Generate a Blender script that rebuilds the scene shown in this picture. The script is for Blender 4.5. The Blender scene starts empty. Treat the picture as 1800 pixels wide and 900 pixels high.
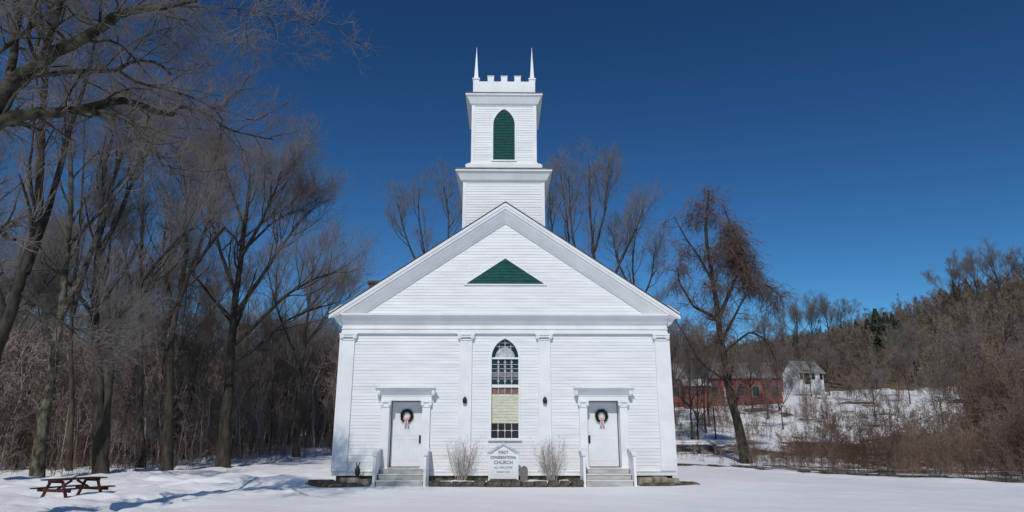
import bpy, math, random
import numpy as np
from math import radians, sin, cos, pi, sqrt, tan, atan2, hypot

random.seed(7)
scene = bpy.context.scene
col = scene.collection

# ------------------------------------------------------------------ camera geometry (also used to lay out far things)
FPX = 1170.0
PITCH = radians(15.3)
YAW = math.atan(14 / FPX / cos(PITCH))
CAM = np.array([0.0, -25.2, 1.6])

def ray(px, py):
    x = (px - 900) / FPX; y = (450 - py) / FPX
    d = (x, cos(PITCH) - y * sin(PITCH), sin(PITCH) + y * cos(PITCH))
    c, s = cos(YAW), sin(YAW)
    return np.array([d[0] * c + d[1] * s * -1.0 * -1.0, -d[0] * s + d[1] * c, d[2]])

def at(px, py, Y):
    d = ray(px, py)
    return CAM + d * ((Y - CAM[1]) / d[1])

# ------------------------------------------------------------------ terrain shape
def smooth(a, b, t):
    t = np.clip((t - a) / (b - a), 0, 1)
    return t * t * (3 - 2 * t)

_rng = np.random.default_rng(3)
_N = [(_rng.uniform(-1, 1, 2), _rng.uniform(0, 6.28)) for _ in range(40)]

def fnoise(x, y, scale, octaves=4, seed=0):
    """cheap sum-of-sines noise, about -1..1"""
    v = np.zeros_like(np.asarray(x, float)); a = 1.0; tot = 0
    f = 1.0 / scale
    for o in range(octaves):
        for k in range(4):
            (d, ph) = _N[(seed * 7 + o * 4 + k) % 40]
            ang = ph * 3 + k * 1.7 + o
            v = v + a * np.sin((x * cos(ang) + y * sin(ang)) * f * (1 + .37 * k) * 2.2 + ph + 1.3 * np.sin((x * sin(ang) - y * cos(ang)) * f + ph))
            tot += a
        f *= 2.1; a *= .55
    return v / tot * 1.9

def ridge_deg(az):
    # elevation of the ground ridge (degrees) against azimuth (degrees, right is positive)
    xs = [-180, -90, -45, -38, -20, 0, 14, 22, 26, 29, 33, 36, 40, 60, 90, 180]
    ys = [2, 3.0, 5.0, 5.4, 5.4, 5.6, 6.2, 6.9, 7.5, 8.5, 9.8, 10.6, 11.2, 11, 5, 2]
    return np.interp(az, xs, ys)

TRACKS = [[(-7.5, -2.6), (-9.5, -4.2), (-11.5, -7.2), (-12.5, -10.5)],
          [(-7.0, -1.4), (-8.6, -2.4), (-9.2, -4.4), (-13.5, -7.9), (-17, -9.3)],
          [(-7.2, 1.0), (-10.5, -0.2), (-15.5, -1.2), (-23, -2.6)],
          [(-8.0, 2.5), (-13, 2.2), (-19, 1.2), (-26, 1.0)],
          [(-3.6, -2.0), (-5.2, -2.6), (-7.5, -2.8)],
          [(-6.6, -3.4), (-8.4, -5.6), (-8.9, -8.2), (-8.2, -12)],
          [(-12.8, -6.6), (-15.2, -8.8), (-18, -10.5)],
          [(-9.5, .4), (-12.5, -2.6), (-14.2, -4.2)]]

def seg_dist(x, y, pl):
    best = np.full(np.shape(x), 1e9)
    for (ax, ay), (bx, by) in zip(pl[:-1], pl[1:]):
        dx, dy = bx - ax, by - ay
        t = np.clip(((x - ax) * dx + (y - ay) * dy) / (dx * dx + dy * dy), 0, 1)
        best = np.minimum(best, np.hypot(x - ax - t * dx, y - ay - t * dy))
    return best

def kerb_y(x):
    """Y of the edge of the mown lawn on the right, against x"""
    return np.interp(x, [6, 9.5, 12.3, 14.4, 19, 26, 40], [24, 19, 13.8, 6.6, .2, -6, -16])

def H(x, y):
    x = np.asarray(x, float); y = np.asarray(y, float)
    dx = x; dy = y + 25.2
    r = np.hypot(dx, dy); az = np.degrees(np.arctan2(dx, dy))
    right = smooth(2, 12, az)
    R1 = 300.0
    Hr = np.tan(np.radians(ridge_deg(az))) * R1
    q = np.maximum(r - 46, 0)
    k = .055
    c = (Hr - k * 254) / 254 ** 2
    hl = k * q + c * q * q
    lowr = np.interp(r, [46, 54, 62, 76, 92, 105, 118, 140, 300], [0, .7, 1.7, 3.6, 5.9, 7.3, 8.6, 12.5, 0])
    hrt = np.where(r < 140, lowr, 12.5 + (Hr - 12.5) * (r - 140) / 160)
    h = hl * (1 - right) + hrt * right
    far = r > R1
    hr = Hr
    h = np.where(far, hr - (r - R1) * .18 + 0 * r, h)
    h = np.maximum(h, np.where(far, -2, h))
    h = h + smooth(90, 170, r) * fnoise(x, y, 60, 3, 1) * 1.8
    # lawn relief
    near = 1 - smooth(55, 80, r)
    left = smooth(-6.5, -9, x)
    h = h + near * (fnoise(x, y, 9, 2, 2) * .035 + left * (fnoise(x, y, 2.6, 4, 3) * .15 + fnoise(x, y, .9, 2, 6) * .035))
    h = h + near * (1 - left * .5) * (fnoise(x, y, 1.1, 3, 9) * .016 + fnoise(x, y, 4.5, 2, 1) * .03)
    h = h - near * .02 * (1 - left)
    # level by the church
    nb = np.exp(-((np.maximum(np.abs(x) - 7, 0) / 2.0) ** 2 + (np.maximum(np.abs(y + .5) - 2.2, 0) / 1.5) ** 2))
    h = h * (1 - .8 * nb * near)
    # snow bank by the left corner
    h = h + .30 * np.exp(-(((x + 7.9) / 1.1) ** 2 + ((y - .1) / .9) ** 2)) + .16 * np.exp(-(((x + 10.2) / 1.8) ** 2 + ((y - 1.2) / 1.6) ** 2))
    h = h + .16 * np.exp(-(((x - 8.4) / 1.6) ** 2 + ((y - 1.5) / 2.2) ** 2))
    h = h + .10 * np.exp(-((y - kerb_y(x) + 1.2) / 1.0) ** 2) * smooth(9, 11, x) * (.7 + .5 * fnoise(x, y, 2, 2, 4))
    # footprints and ruts
    for i, pl in enumerate(TRACKS):
        d = seg_dist(x, y, pl)
        h = h - near * (.13 * np.exp(-(d / .17) ** 2) - .05 * np.exp(-((d - .38) / .16) ** 2)) * (.75 + .5 * np.sin((x * 3.1 + y * 2.3) * 2.4 + i))
    return h

# ------------------------------------------------------------------ materials
def new_mat(name):
    m = bpy.data.materials.new(name); m.use_nodes = True
    nt = m.node_tree; b = nt.nodes['Principled BSDF']
    return m, nt, b

def mat(name, c1, c2=None, rough=.6, scale=(8, 8, 8), detail=4, bump=0, bscale=60, spec=.3, coord='Object', lo=.35, hi=.65, metal=0):
    m, nt, b = new_mat(name)
    b.inputs['Roughness'].default_value = rough
    b.inputs['Specular IOR Level'].default_value = spec
    b.inputs['Metallic'].default_value = metal
    tc = nt.nodes.new('ShaderNodeTexCoord')
    if c2 is None:
        b.inputs['Base Color'].default_value = (*c1, 1)
    else:
        mp = nt.nodes.new('ShaderNodeMapping'); mp.inputs['Scale'].default_value = scale
        nt.links.new(tc.outputs[coord], mp.inputs[0])
        n = nt.nodes.new('ShaderNodeTexNoise'); n.inputs['Scale'].default_value = 1; n.inputs['Detail'].default_value = detail
        nt.links.new(mp.outputs[0], n.inputs[0])
        r = nt.nodes.new('ShaderNodeValToRGB')
        r.color_ramp.elements[0].position = lo; r.color_ramp.elements[1].position = hi
        r.color_ramp.elements[0].color = (*c1, 1); r.color_ramp.elements[1].color = (*c2, 1)
        nt.links.new(n.outputs[0], r.inputs[0]); nt.links.new(r.outputs[0], b.inputs['Base Color'])
    if bump:
        n2 = nt.nodes.new('ShaderNodeTexNoise'); n2.inputs['Scale'].default_value = bscale; n2.inputs['Detail'].default_value = 5
        nt.links.new(tc.outputs[coord], n2.inputs[0])
        bp = nt.nodes.new('ShaderNodeBump'); bp.inputs['Strength'].default_value = 1; bp.inputs['Distance'].default_value = bump
        nt.links.new(n2.outputs[0], bp.inputs['Height']); nt.links.new(bp.outputs[0], b.inputs['Normal'])
    return m

M = {}
M['paint'] = mat('white_paint', (.69, .695, .685), (.80, .805, .80), .5, (.7, .7, 5.5), 7, .002, 40, lo=.3, hi=.62)
M['trim'] = mat('white_trim_paint', (.74, .745, .74), (.82, .825, .82), .45, (1.5, 1.5, 1.5), 5, .001, 30)
M['green'] = mat('green_paint', (.012, .085, .072), (.019, .125, .105), .5, (4, 4, 9), 4)
M['shingle'] = mat('dark_shingles', (.05, .045, .045), (.10, .09, .085), .9, (2, 9, 9), 5, .01, 20)
M['flash'] = mat('weathered_flashing', (.10, .09, .08), (.25, .22, .18), .7, (3, 3, 3), 4)
M['stone'] = mat('field_stone', (.13, .115, .09), (.34, .30, .24), .9, (4, 4, 4), 6, .02, 12)
M['dstone'] = mat('dark_stone_and_recess_shade', (.035, .03, .025), (.13, .115, .09), .9, (6, 6, 6), 6, .02, 14)  # dark stones; on the foundation it also holds painted recess shade
M['soil'] = mat('bare_soil', (.05, .036, .022), (.17, .13, .08), .95, (5, 5, 5), 7, .04, 9)
M['brick'] = mat('dark_brick', (.05, .035, .03), (.14, .08, .06), .9, (9, 9, 14), 3, .01, 30)
M['black'] = mat('black_iron', (.012, .012, .012), (.03, .028, .026), .45, (9, 9, 9), 3)
M['wood_step'] = mat('grey_painted_boards', (.34, .34, .31), (.52, .52, .48), .6, (2, 9, 9), 5)
M['tread'] = mat('worn_tread_paint', (.56, .56, .53), (.74, .74, .72), .6, (3, 12, 9), 5)
M['door'] = mat('door_paint', (.72, .73, .735), (.78, .79, .79), .35, (2, 2, 2), 4)
M['glass'] = mat('dark_window_glass', (.012, .014, .014), None, .07, spec=.6)
M['gglass'] = mat('grey_milky_glass', (.17, .17, .165), (.26, .26, .25), .25, (9, 9, 9), 3)
M['bglass'] = mat('brown_stained_glass', (.16, .085, .065), (.30, .19, .14), .25, (7, 7, 7), 4)
M['shade'] = mat('cream_window_shade', (.50, .51, .38), (.64, .64, .52), .7, (6, 6, 16), 4)
M['fan'] = mat('pale_fan_panel', (.32, .35, .37), (.60, .62, .63), .5, (5, 5, 5), 4)
M['lead'] = mat('tracery_white', (.66, .66, .64), None, .5)
M['wreath'] = mat('wreath_needles', (.006, .012, .008), (.025, .045, .022), .8, (40, 40, 40), 3)
M['bow'] = mat('pink_ribbon', (.62, .36, .34), (.74, .52, .50), .6, (9, 9, 9), 2)
M['letters'] = mat('black_letters', (.16, .16, .17), None, .5)
M['redwood'] = mat('red_stained_table', (.035, .009, .009), (.13, .022, .020), .6, (5, 14, 14), 4)
M['darkwood'] = mat('dark_weathered_planks', (.02, .013, .014), (.06, .035, .034), .7, (3, 14, 14), 4)
M['bark'] = mat('grey_brown_bark', (.032, .026, .020), (.095, .080, .063), .95, (5, 5, 1.6), 6, .02, 18)
M['bark2'] = mat('olive_brown_bark', (.022, .018, .013), (.068, .056, .043), .95, (5, 5, 1.6), 6, .02, 18)
M['barkpale'] = mat('pale_lichen_bark', (.032, .027, .016), (.20, .18, .135), .95, (4, 4, 2.4), 6, .02, 18, lo=.42, hi=.72)
M['mossbark'] = mat('mossy_olive_bark', (.018, .016, .009), (.13, .12, .085), .95, (4, 4, 3), 6, .02, 18, lo=.40, hi=.78)
M['twig'] = mat('grey_twigs', (.145, .125, .112), (.25, .222, .20), .95, (1, 1, 1), 3)
M['twigred'] = mat('russet_twigs', (.145, .118, .102), (.245, .205, .182), .95, (1, 1, 1), 3)
M['twigfar'] = mat('far_wood_twigs', (.095, .075, .060), (.30, .235, .18), .95, (.06, .06, .06), 8, lo=.38, hi=.62)
M['twigolive'] = mat('far_olive_twigs', (.14, .112, .080), (.28, .232, .172), .95, (.1, .1, .1), 6)
M['vine'] = mat('tangled_vines', (.115, .078, .062), (.24, .17, .14), .95, (1, 1, 1), 4)
M['brush'] = mat('brown_brush', (.10, .058, .038), (.29, .215, .165), .95, (.3, .3, .3), 6, lo=.38, hi=.62)
M['brushl'] = mat('maroon_understory', (.21, .165, .138), (.44, .355, .30), .95, (.22, .22, .22), 6)
M['tan'] = mat('pale_tan_stems', (.30, .25, .20), (.52, .46, .39), .9, (9, 9, 9), 3)
M['ever'] = mat('evergreen_needles', (.012, .022, .012), (.035, .050, .026), .9, (1, 1, 1), 4)
M['barnred'] = mat('faded_red_boards', (.15, .045, .036), (.29, .095, .075), .8, (2, 2, 6), 4)
M['roofgrey'] = mat('grey_far_roof', (.15, .14, .135), (.27, .25, .24), .9, (1, 1, 3), 4)
M['housewhite'] = mat('far_white_paint', (.62, .62, .6), (.75, .75, .73), .7, (2, 2, 2), 3)
M['asphalt'] = mat('asphalt', (.045, .045, .048), (.07, .07, .07), .9, (3, 3, 3), 5)
M['snow'] = mat('plain_snow', (.78, .80, .83), (.85, .86, .88), .7, (2, 2, 2), 5, .02, 7)

def ground_material():
    m, nt, b = new_mat('snow_ground')
    L = nt.links.new
    tc = nt.nodes.new('ShaderNodeTexCoord')
    def noise(s, d, rough=.5):
        n = nt.nodes.new('ShaderNodeTexNoise'); n.inputs['Scale'].default_value = s; n.inputs['Detail'].default_value = d
        n.inputs['Roughness'].default_value = rough
        L(tc.outputs['Object'], n.inputs[0]); return n
    def ramp(src, p0, p1, c0, c1):
        r = nt.nodes.new('ShaderNodeValToRGB'); e = r.color_ramp.elements
        e[0].position, e[1].position = p0, p1; e[0].color = (*c0, 1); e[1].color = (*c1, 1)
        L(src, r.inputs[0]); return r
    snow = ramp(noise(.35, 6).outputs[0], .35, .65, (.84, .85, .86), (.90, .91, .92))
    litter = ramp(noise(1.1, 9, .7).outputs[0], .35, .65, (.08, .055, .036), (.22, .16, .11))
    at_ = nt.nodes.new('ShaderNodeAttribute'); at_.attribute_name = 'snow_cover'
    n = noise(.55, 9, .65)
    s = nt.nodes.new('ShaderNodeMath'); s.operation = 'MULTIPLY_ADD'; s.inputs[1].default_value = 2.4; s.inputs[2].default_value = -1.2
    L(n.outputs[0], s.inputs[0])
    a = nt.nodes.new('ShaderNodeMath'); a.operation = 'ADD'; L(at_.outputs['Fac'], a.inputs[0]); L(s.outputs[0], a.inputs[1])
    k = ramp(a.outputs[0], .42, .58, (0, 0, 0), (1, 1, 1))
    mx = nt.nodes.new('ShaderNodeMixRGB'); L(k.outputs[0], mx.inputs[0]); L(litter.outputs[0], mx.inputs[1]); L(snow.outputs[0], mx.inputs[2])
    L(mx.outputs[0], b.inputs['Base Color'])
    b.inputs['Roughness'].default_value = .75; b.inputs['Specular IOR Level'].default_value = .2
    n3 = noise(2.2, 9, .6)
    bp = nt.nodes.new('ShaderNodeBump'); bp.inputs['Distance'].default_value = .05; bp.inputs['Strength'].default_value = .9
    L(n3.outputs[0], bp.inputs['Height']); L(bp.outputs[0], b.inputs['Normal'])
    return m
M['ground'] = ground_material()

# ------------------------------------------------------------------ mesh helpers
class MB:
    def __init__(s): s.v = []; s.f = []
    def add(s, vs, fs):
        o = len(s.v); s.v += [tuple(map(float, v)) for v in vs]; s.f += [tuple(i + o for i in f) for f in fs]; return s
    def box(s, x0, x1, y0, y1, z0, z1):
        vs = [(x, y, z) for x in (x0, x1) for y in (y0, y1) for z in (z0, z1)]
        return s.add(vs, [(0, 1, 3, 2), (4, 6, 7, 5), (0, 4, 5, 1), (2, 3, 7, 6), (0, 2, 6, 4), (1, 5, 7, 3)])
    def prism(s, pts, a, b, axis='y'):
        """pts: 2D outline, extruded from a to b along the axis (y: pts are x,z; x: pts are y,z; z: pts are x,y)"""
        n = len(pts)
        def P(p, t): return {'y': (p[0], t, p[1]), 'x': (t, p[0], p[1]), 'z': (p[0], p[1], t)}[axis]
        vs = [P(p, a) for p in pts] + [P(p, b) for p in pts]
        fs = [tuple(range(n)), tuple(range(2 * n - 1, n - 1, -1))] + [(i, i + n, (i + 1) % n + n, (i + 1) % n) for i in range(n)]
        return s.add(vs, fs)
    def strip(s, inner, outer, a, b):
        """flat band between two open outlines (x,z), extruded in y from a (front) to b (back)"""
        n = len(inner)
        vs = [(p[0], a, p[1]) for p in inner] + [(p[0], a, p[1]) for p in outer] + [(p[0], b, p[1]) for p in inner] + [(p[0], b, p[1]) for p in outer]
        fs = []
        for i in range(n - 1):
            fs += [(i, i + 1, n + i + 1, n + i), (2 * n + i, 3 * n + i, 3 * n + i + 1, 2 * n + i + 1),
                   (i, 2 * n + i, 2 * n + i + 1, i + 1), (n + i, n + i + 1, 3 * n + i + 1, 3 * n + i)]
        for i in (0, n - 1): fs.append((i, n + i, 3 * n + i, 2 * n + i))
        return s.add(vs, fs)
    def ring(s, hx, hy, cx, cy, prof, capped=True):
        """mitred moulding round a rectangle: prof = [(projection, z), ...] bottom to top"""
        o = []; fs = []; n = len(prof)
        for (p, z) in prof:
            o += [(cx - hx - p, cy - hy - p, z), (cx + hx + p, cy - hy - p, z), (cx + hx + p, cy + hy + p, z), (cx - hx - p, cy + hy + p, z)]
        for i in range(n - 1):
            for k in range(4):
                fs.append((i * 4 + k, i * 4 + (k + 1) % 4, (i + 1) * 4 + (k + 1) % 4, (i + 1) * 4 + k))
        if capped: fs += [(3, 2, 1, 0), tuple((n - 1) * 4 + k for k in range(4))]
        return s.add(o, fs)
    def cyl(s, a, b, r0, r1=None, n=12):
        a = np.array(a, float); b = np.array(b, float); r1 = r0 if r1 is None else r1
        d = (b - a) / np.linalg.norm(b - a); u = np.cross(d, (0, 0, 1) if abs(d[2]) < .9 else (1, 0, 0)); u /= np.linalg.norm(u); w = np.cross(d, u)
        vs = [a + r0 * (cos(t) * u + sin(t) * w) for t in [2 * pi * i / n for i in range(n)]] + [b + r1 * (cos(t) * u + sin(t) * w) for t in [2 * pi * i / n for i in range(n)]]
        return s.add(vs, [tuple(range(n - 1, -1, -1)), tuple(range(n, 2 * n))] + [(i, (i + 1) % n, (i + 1) % n + n, i + n) for i in range(n)])
    def lathe(s, c, prof, n=14):
        vs = []; fs = []
        for r, z in prof: vs += [(c[0] + r * cos(2 * pi * i / n), c[1] + r * sin(2 * pi * i / n), c[2] + z) for i in range(n)]
        for j in range(len(prof) - 1):
            fs += [(j * n + i, j * n + (i + 1) % n, (j + 1) * n + (i + 1) % n, (j + 1) * n + i) for i in range(n)]
        fs += [tuple(range(n - 1, -1, -1)), tuple((len(prof) - 1) * n + i for i in range(n))]
        return s.add(vs, fs)
    def build(s, name, m, parent=None, smooth=False, bevel=0):
        me = bpy.data.meshes.new(name); me.from_pydata(s.v, [], s.f); me.materials.append(m)
        import bmesh
        bm = bmesh.new(); bm.from_mesh(me); bmesh.ops.recalc_face_normals(bm, faces=bm.faces)
        if bevel: bmesh.ops.bevel(bm, geom=bm.edges[:], offset=bevel, segments=1, affect='EDGES', clamp_overlap=True)
        bm.to_mesh(me); bm.free()
        if smooth: me.shade_smooth()
        o = bpy.data.objects.new(name, me); col.objects.link(o)
        if parent: o.parent = parent
        return o

def tag(o, label=None, cat=None, group=None, kind=None):
    if label: o['label'] = label
    if cat: o['category'] = cat
    if group: o['group'] = group
    if kind: o['kind'] = kind
    return o

def empty(name, loc, label, cat, group=None, rz=0):
    o = bpy.data.objects.new(name, None); col.objects.link(o); o.location = loc; o.rotation_euler = (0, 0, rz)
    o.empty_display_size = .3
    return tag(o, label, cat, group)

def copy_tree(o, parent=None):
    c = o.copy(); col.objects.link(c); c.parent = parent
    for ch in list(o.children): copy_tree(ch, c)
    return c

def np_mesh(name, V, Q, m, parent=None, smooth=False, tri=False):
    V = np.asarray(V, np.float32); Q = np.asarray(Q, np.int32); k = Q.shape[1]
    me = bpy.data.meshes.new(name)
    me.vertices.add(len(V)); me.vertices.foreach_set('co', V.ravel())
    me.loops.add(Q.size); me.loops.foreach_set('vertex_index', Q.ravel())
    me.polygons.add(len(Q)); me.polygons.foreach_set('loop_start', np.arange(0, Q.size, k, dtype=np.int32))
    if smooth: me.polygons.foreach_set('use_smooth', np.ones(len(Q), bool))
    me.update(calc_edges=True); me.materials.append(m)
    o = bpy.data.objects.new(name, me); col.objects.link(o)
    if parent: o.parent = parent
    return o

# ------------------------------------------------------------------ ground sheet
def axis_lines(dense0, dense1, step, lo, hi, grow=1.07, mx=14):
    a = list(np.arange(dense0, dense1 + step / 2, step)); s = step; up = []; x = a[-1]
    while x < hi: s = min(s * grow, mx); x += s; up.append(x)
    s = step; dn = []; x = a[0]
    while x > lo: s = min(s * grow, mx); x -= s; dn.append(x)
    return np.array(dn[::-1] + a + up)

def build_ground():
    X = axis_lines(-27, 22, .16, -900, 900); Y = axis_lines(-22, 9, .16, -500, 1100)
    gx, gy = np.meshgrid(X, Y)
    z = H(gx, gy)
    V = np.stack([gx, gy, z], -1).reshape(-1, 3)
    nx, ny = len(X), len(Y)
    i = np.arange(nx - 1)[None, :] + np.arange(ny - 1)[:, None] * nx
    Q = np.stack([i, i + 1, i + 1 + nx, i + nx], -1).reshape(-1, 4)
    o = np_mesh('ground', V, Q, M['ground'], smooth=True)
    dx = gx; dy = gy + 25.2; r = np.hypot(dx, dy); az = np.degrees(np.arctan2(dx, dy))
    cover = np.full(r.shape, 2.2)
    right = smooth(4, 12, az)
    # right: brown brushy bank just past the kerb, snowy field beyond, wooded hill above
    past = smooth(0, 3.0, gy - kerb_y(gx) - np.interp(az, [13, 16, 22, 29, 31], [6, 6, 4, 1.8, .3])) * smooth(7.5, 9.5, gx)
    fieldband = smooth(54, 66, r) * (1 - smooth(112, 135, r))
    cr = 2.2 - 1.8 * past * (1 - fieldband) + .5 * past * (fnoise(gx, gy, 7, 3, 8) > .25) - 1.05 * past * fieldband * (0.55 + .6 * fnoise(gx, gy, 14, 3, 5))
    cr = np.where(r > 120, np.minimum(cr, .12), cr)
    cl = 2.2 - 1.5 * smooth(44, 56, r) - .55 * smooth(75, 110, r)
    cr = cr - 1.0 * past * smooth(54, 60, r) * (1 - smooth(108, 120, r)) * smooth(-.15, .1, fnoise(gx, gy * .6, 6.5, 3, 3)) * (az > 19)
    cover = cr * right + cl * (1 - right)
    a = o.data.attributes.new('snow_cover', 'FLOAT', 'POINT'); a.data.foreach_set('value', cover.ravel().astype(np.float32))
    tag(o, kind='structure')
    return o
build_ground()

# ------------------------------------------------------------------ trees
class Grow:
    """vectorised branch growth: every level is an array of polylines"""
    def __init__(s, seed): s.r = np.random.default_rng(seed)
    def children(s, P, R, n, length, ang=(30, 60), up=.12, K=4, wob=.22, t0=.25, rad=.55, taper=.35, rmin=.004, lenfall=.45, flat=0.):
        r = s.r; N, K0, _ = P.shape
        t = (np.arange(n)[None, :] + r.random((N, n))) / n * (1 - t0) + t0
        t = np.minimum(t, .999)
        f = t * (K0 - 1); i = f.astype(int); u = (f - i)[..., None]
        idx = np.arange(N)[:, None]
        base = P[idx, i] * (1 - u) + P[idx, i + 1] * u
        T = P[idx, i + 1] - P[idx, i]; T /= np.linalg.norm(T, axis=-1, keepdims=True) + 1e-9
        rb = R[idx, i] * (1 - u[..., 0]) + R[idx, i + 1] * u[..., 0]
        q = r.normal(size=T.shape); q[..., 2] *= (1 - flat); q[..., 2] += .15
        q -= (q * T).sum(-1, keepdims=True) * T; q /= np.linalg.norm(q, axis=-1, keepdims=True) + 1e-9
        a = np.radians(r.uniform(ang[0], ang[1], t.shape))[..., None]
        D = np.cos(a) * T + np.sin(a) * q
        Ln = r.uniform(.65, 1.25, t.shape) * length * (1 - lenfall * (t - t0) / (1 - t0))
        base = base.reshape(-1, 3); D = D.reshape(-1, 3); Ln = Ln.ravel(); rb = rb.ravel()
        M_ = len(base); out = np.empty((M_, K, 3)); out[:, 0] = base
        for k in range(1, K):
            D = D + r.normal(size=D.shape) * wob; D[:, 2] += up
            D /= np.linalg.norm(D, axis=-1, keepdims=True)
            out[:, k] = out[:, k - 1] + D * (Ln / (K - 1))[:, None]
        r0 = np.maximum(rb * rad, rmin)
        Rr = np.maximum(r0[:, None] * np.linspace(1, taper, K)[None, :], rmin * .7)
        return out, Rr

def tubes(P, R, S=3):
    N, K, _ = P.shape
    T = np.empty_like(P); T[:, 1:-1] = P[:, 2:] - P[:, :-2]; T[:, 0] = P[:, 1] - P[:, 0]; T[:, -1] = P[:, -1] - P[:, -2]
    T /= np.linalg.norm(T, axis=-1, keepdims=True) + 1e-9
    T0 = (P[:, -1] - P[:, 0]); T0 /= np.linalg.norm(T0, axis=-1, keepdims=True) + 1e-9
    ref = np.where(np.abs(T0[:, 2:3]) < .8, np.array([[0, 0, 1.]]), np.array([[1., 0, 0]]))[:, None, :]
    U = np.cross(T, ref); U /= np.linalg.norm(U, axis=-1, keepdims=True) + 1e-9
    W = np.cross(T, U)
    th = np.arange(S) * 2 * pi / S
    V = P[:, :, None] + R[:, :, None, None] * (np.cos(th)[None, None, :, None] * U[:, :, None] + np.sin(th)[None, None, :, None] * W[:, :, None])
    V = V.reshape(-1, 3)
    a = (np.arange(N)[:, None, None] * K + np.arange(K - 1)[None, :, None]) * S; j = np.arange(S)[None, None, :]
    Q = np.stack([a + j, a + (j + 1) % S, a + S + (j + 1) % S, a + S + j], -1).reshape(-1, 4)
    return V, Q

def merge(parts):
    Vs = []; Qs = []; o = 0
    for V, Q in parts: Vs.append(V); Qs.append(Q + o); o += len(V)
    return np.concatenate(Vs), np.concatenate(Qs)

def resample(pts, K, rng=None, wob=0.):
    pts = np.array(pts, float); d = np.r_[0, np.cumsum(np.linalg.norm(np.diff(pts[:, :3], axis=0), axis=1))]
    t = np.linspace(0, d[-1], K)
    out = np.stack([np.interp(t, d, pts[:, k]) for k in range(3)], -1)
    for _ in range(1):
        o2 = out.copy(); o2[1:-1] = out[:-2] * .25 + out[1:-1] * .5 + out[2:] * .25; out = o2
    if rng is not None and wob:
        out[1:-1] += rng.normal(size=out[1:-1].shape) * wob
    return out

def make_tree(name, label, cat, guides, seed, spec, bark='bark', twig='twig', group=None, base=None, parts_from=2, extra=None):
    """guides: list of (points, r_base, r_tip). spec: list of dicts for each growth level"""
    g = Grow(seed); K = 14
    P = np.stack([resample(p, K, g.r, .02 * (r0 / .2)) for p, r0, r1 in guides]); R = np.stack([np.linspace(r0, r1, K) for p, r0, r1 in guides])
    base = np.array(base if base is not None else P[0, 0])
    flare = np.exp(-np.arange(K) * 1.1)
    R[0] = R[0] * (1 + .45 * flare)
    trunk = [tubes(P, R, 9)]; crown = []
    for li, sp in enumerate(spec):
        sp = dict(sp)
        S = sp.pop('S', 3)
        P, R = g.children(P, R, **sp)
        (trunk if li + 1 < parts_from else crown).append(tubes(P, R, S))
    if extra: crown += extra(g)
    root = empty(name, base, label, cat, group)
    V, Q = merge(trunk); np_mesh('trunk', V - base, Q, M[bark], root, smooth=True)
    V, Q = merge(crown); np_mesh('crown', V - base, Q, M[twig], root)
    return root

def spec_std(s=1., n1=12, dens=1., up=.12, rm=.0055, t0=.3):
    return [dict(n=int(n1 * 1.15), length=4.0 * s, ang=(22, 50), up=up * 1.15, K=7, wob=.15, t0=t0 + .08, rad=.48, rmin=.017, lenfall=.5, S=5),
            dict(n=int(7 * dens), length=2.2 * s, ang=(20, 48), up=up * .9, K=5, wob=.16, t0=.2, rad=.5, rmin=.009, S=3),
            dict(n=int(6 * dens), length=1.25 * s, ang=(18, 46), up=.08, K=4, wob=.17, t0=.15, rad=.55, rmin=rm, S=3),
            dict(n=int(4 * dens), length=.72 * s, ang=(18, 44), up=.05, K=2, wob=.12, t0=.1, rad=.6, rmin=rm * .75, S=3)]

def G(pts, Y, r0, r1, dY=None):
    """a limb seen through these photo points, standing at depth Y (+dY along it)"""
    n = len(pts); out = []
    for i, (px, py) in enumerate(pts):
        y = Y + (dY[i] if dY else 0)
        out.append(at(px, py, y))
    return (out, r0, r1)

def rooted(g, extra_down=.4):
    """pull the first point of a guide down to the ground"""
    pts, r0, r1 = g
    p = pts[0].copy(); p[2] = float(H(p[0], p[1])) - .25
    pts = [p] + ([pts[0]] if pts[0][2] > p[2] + .5 else []) + pts[1:]
    return (pts, r0, r1)

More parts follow.
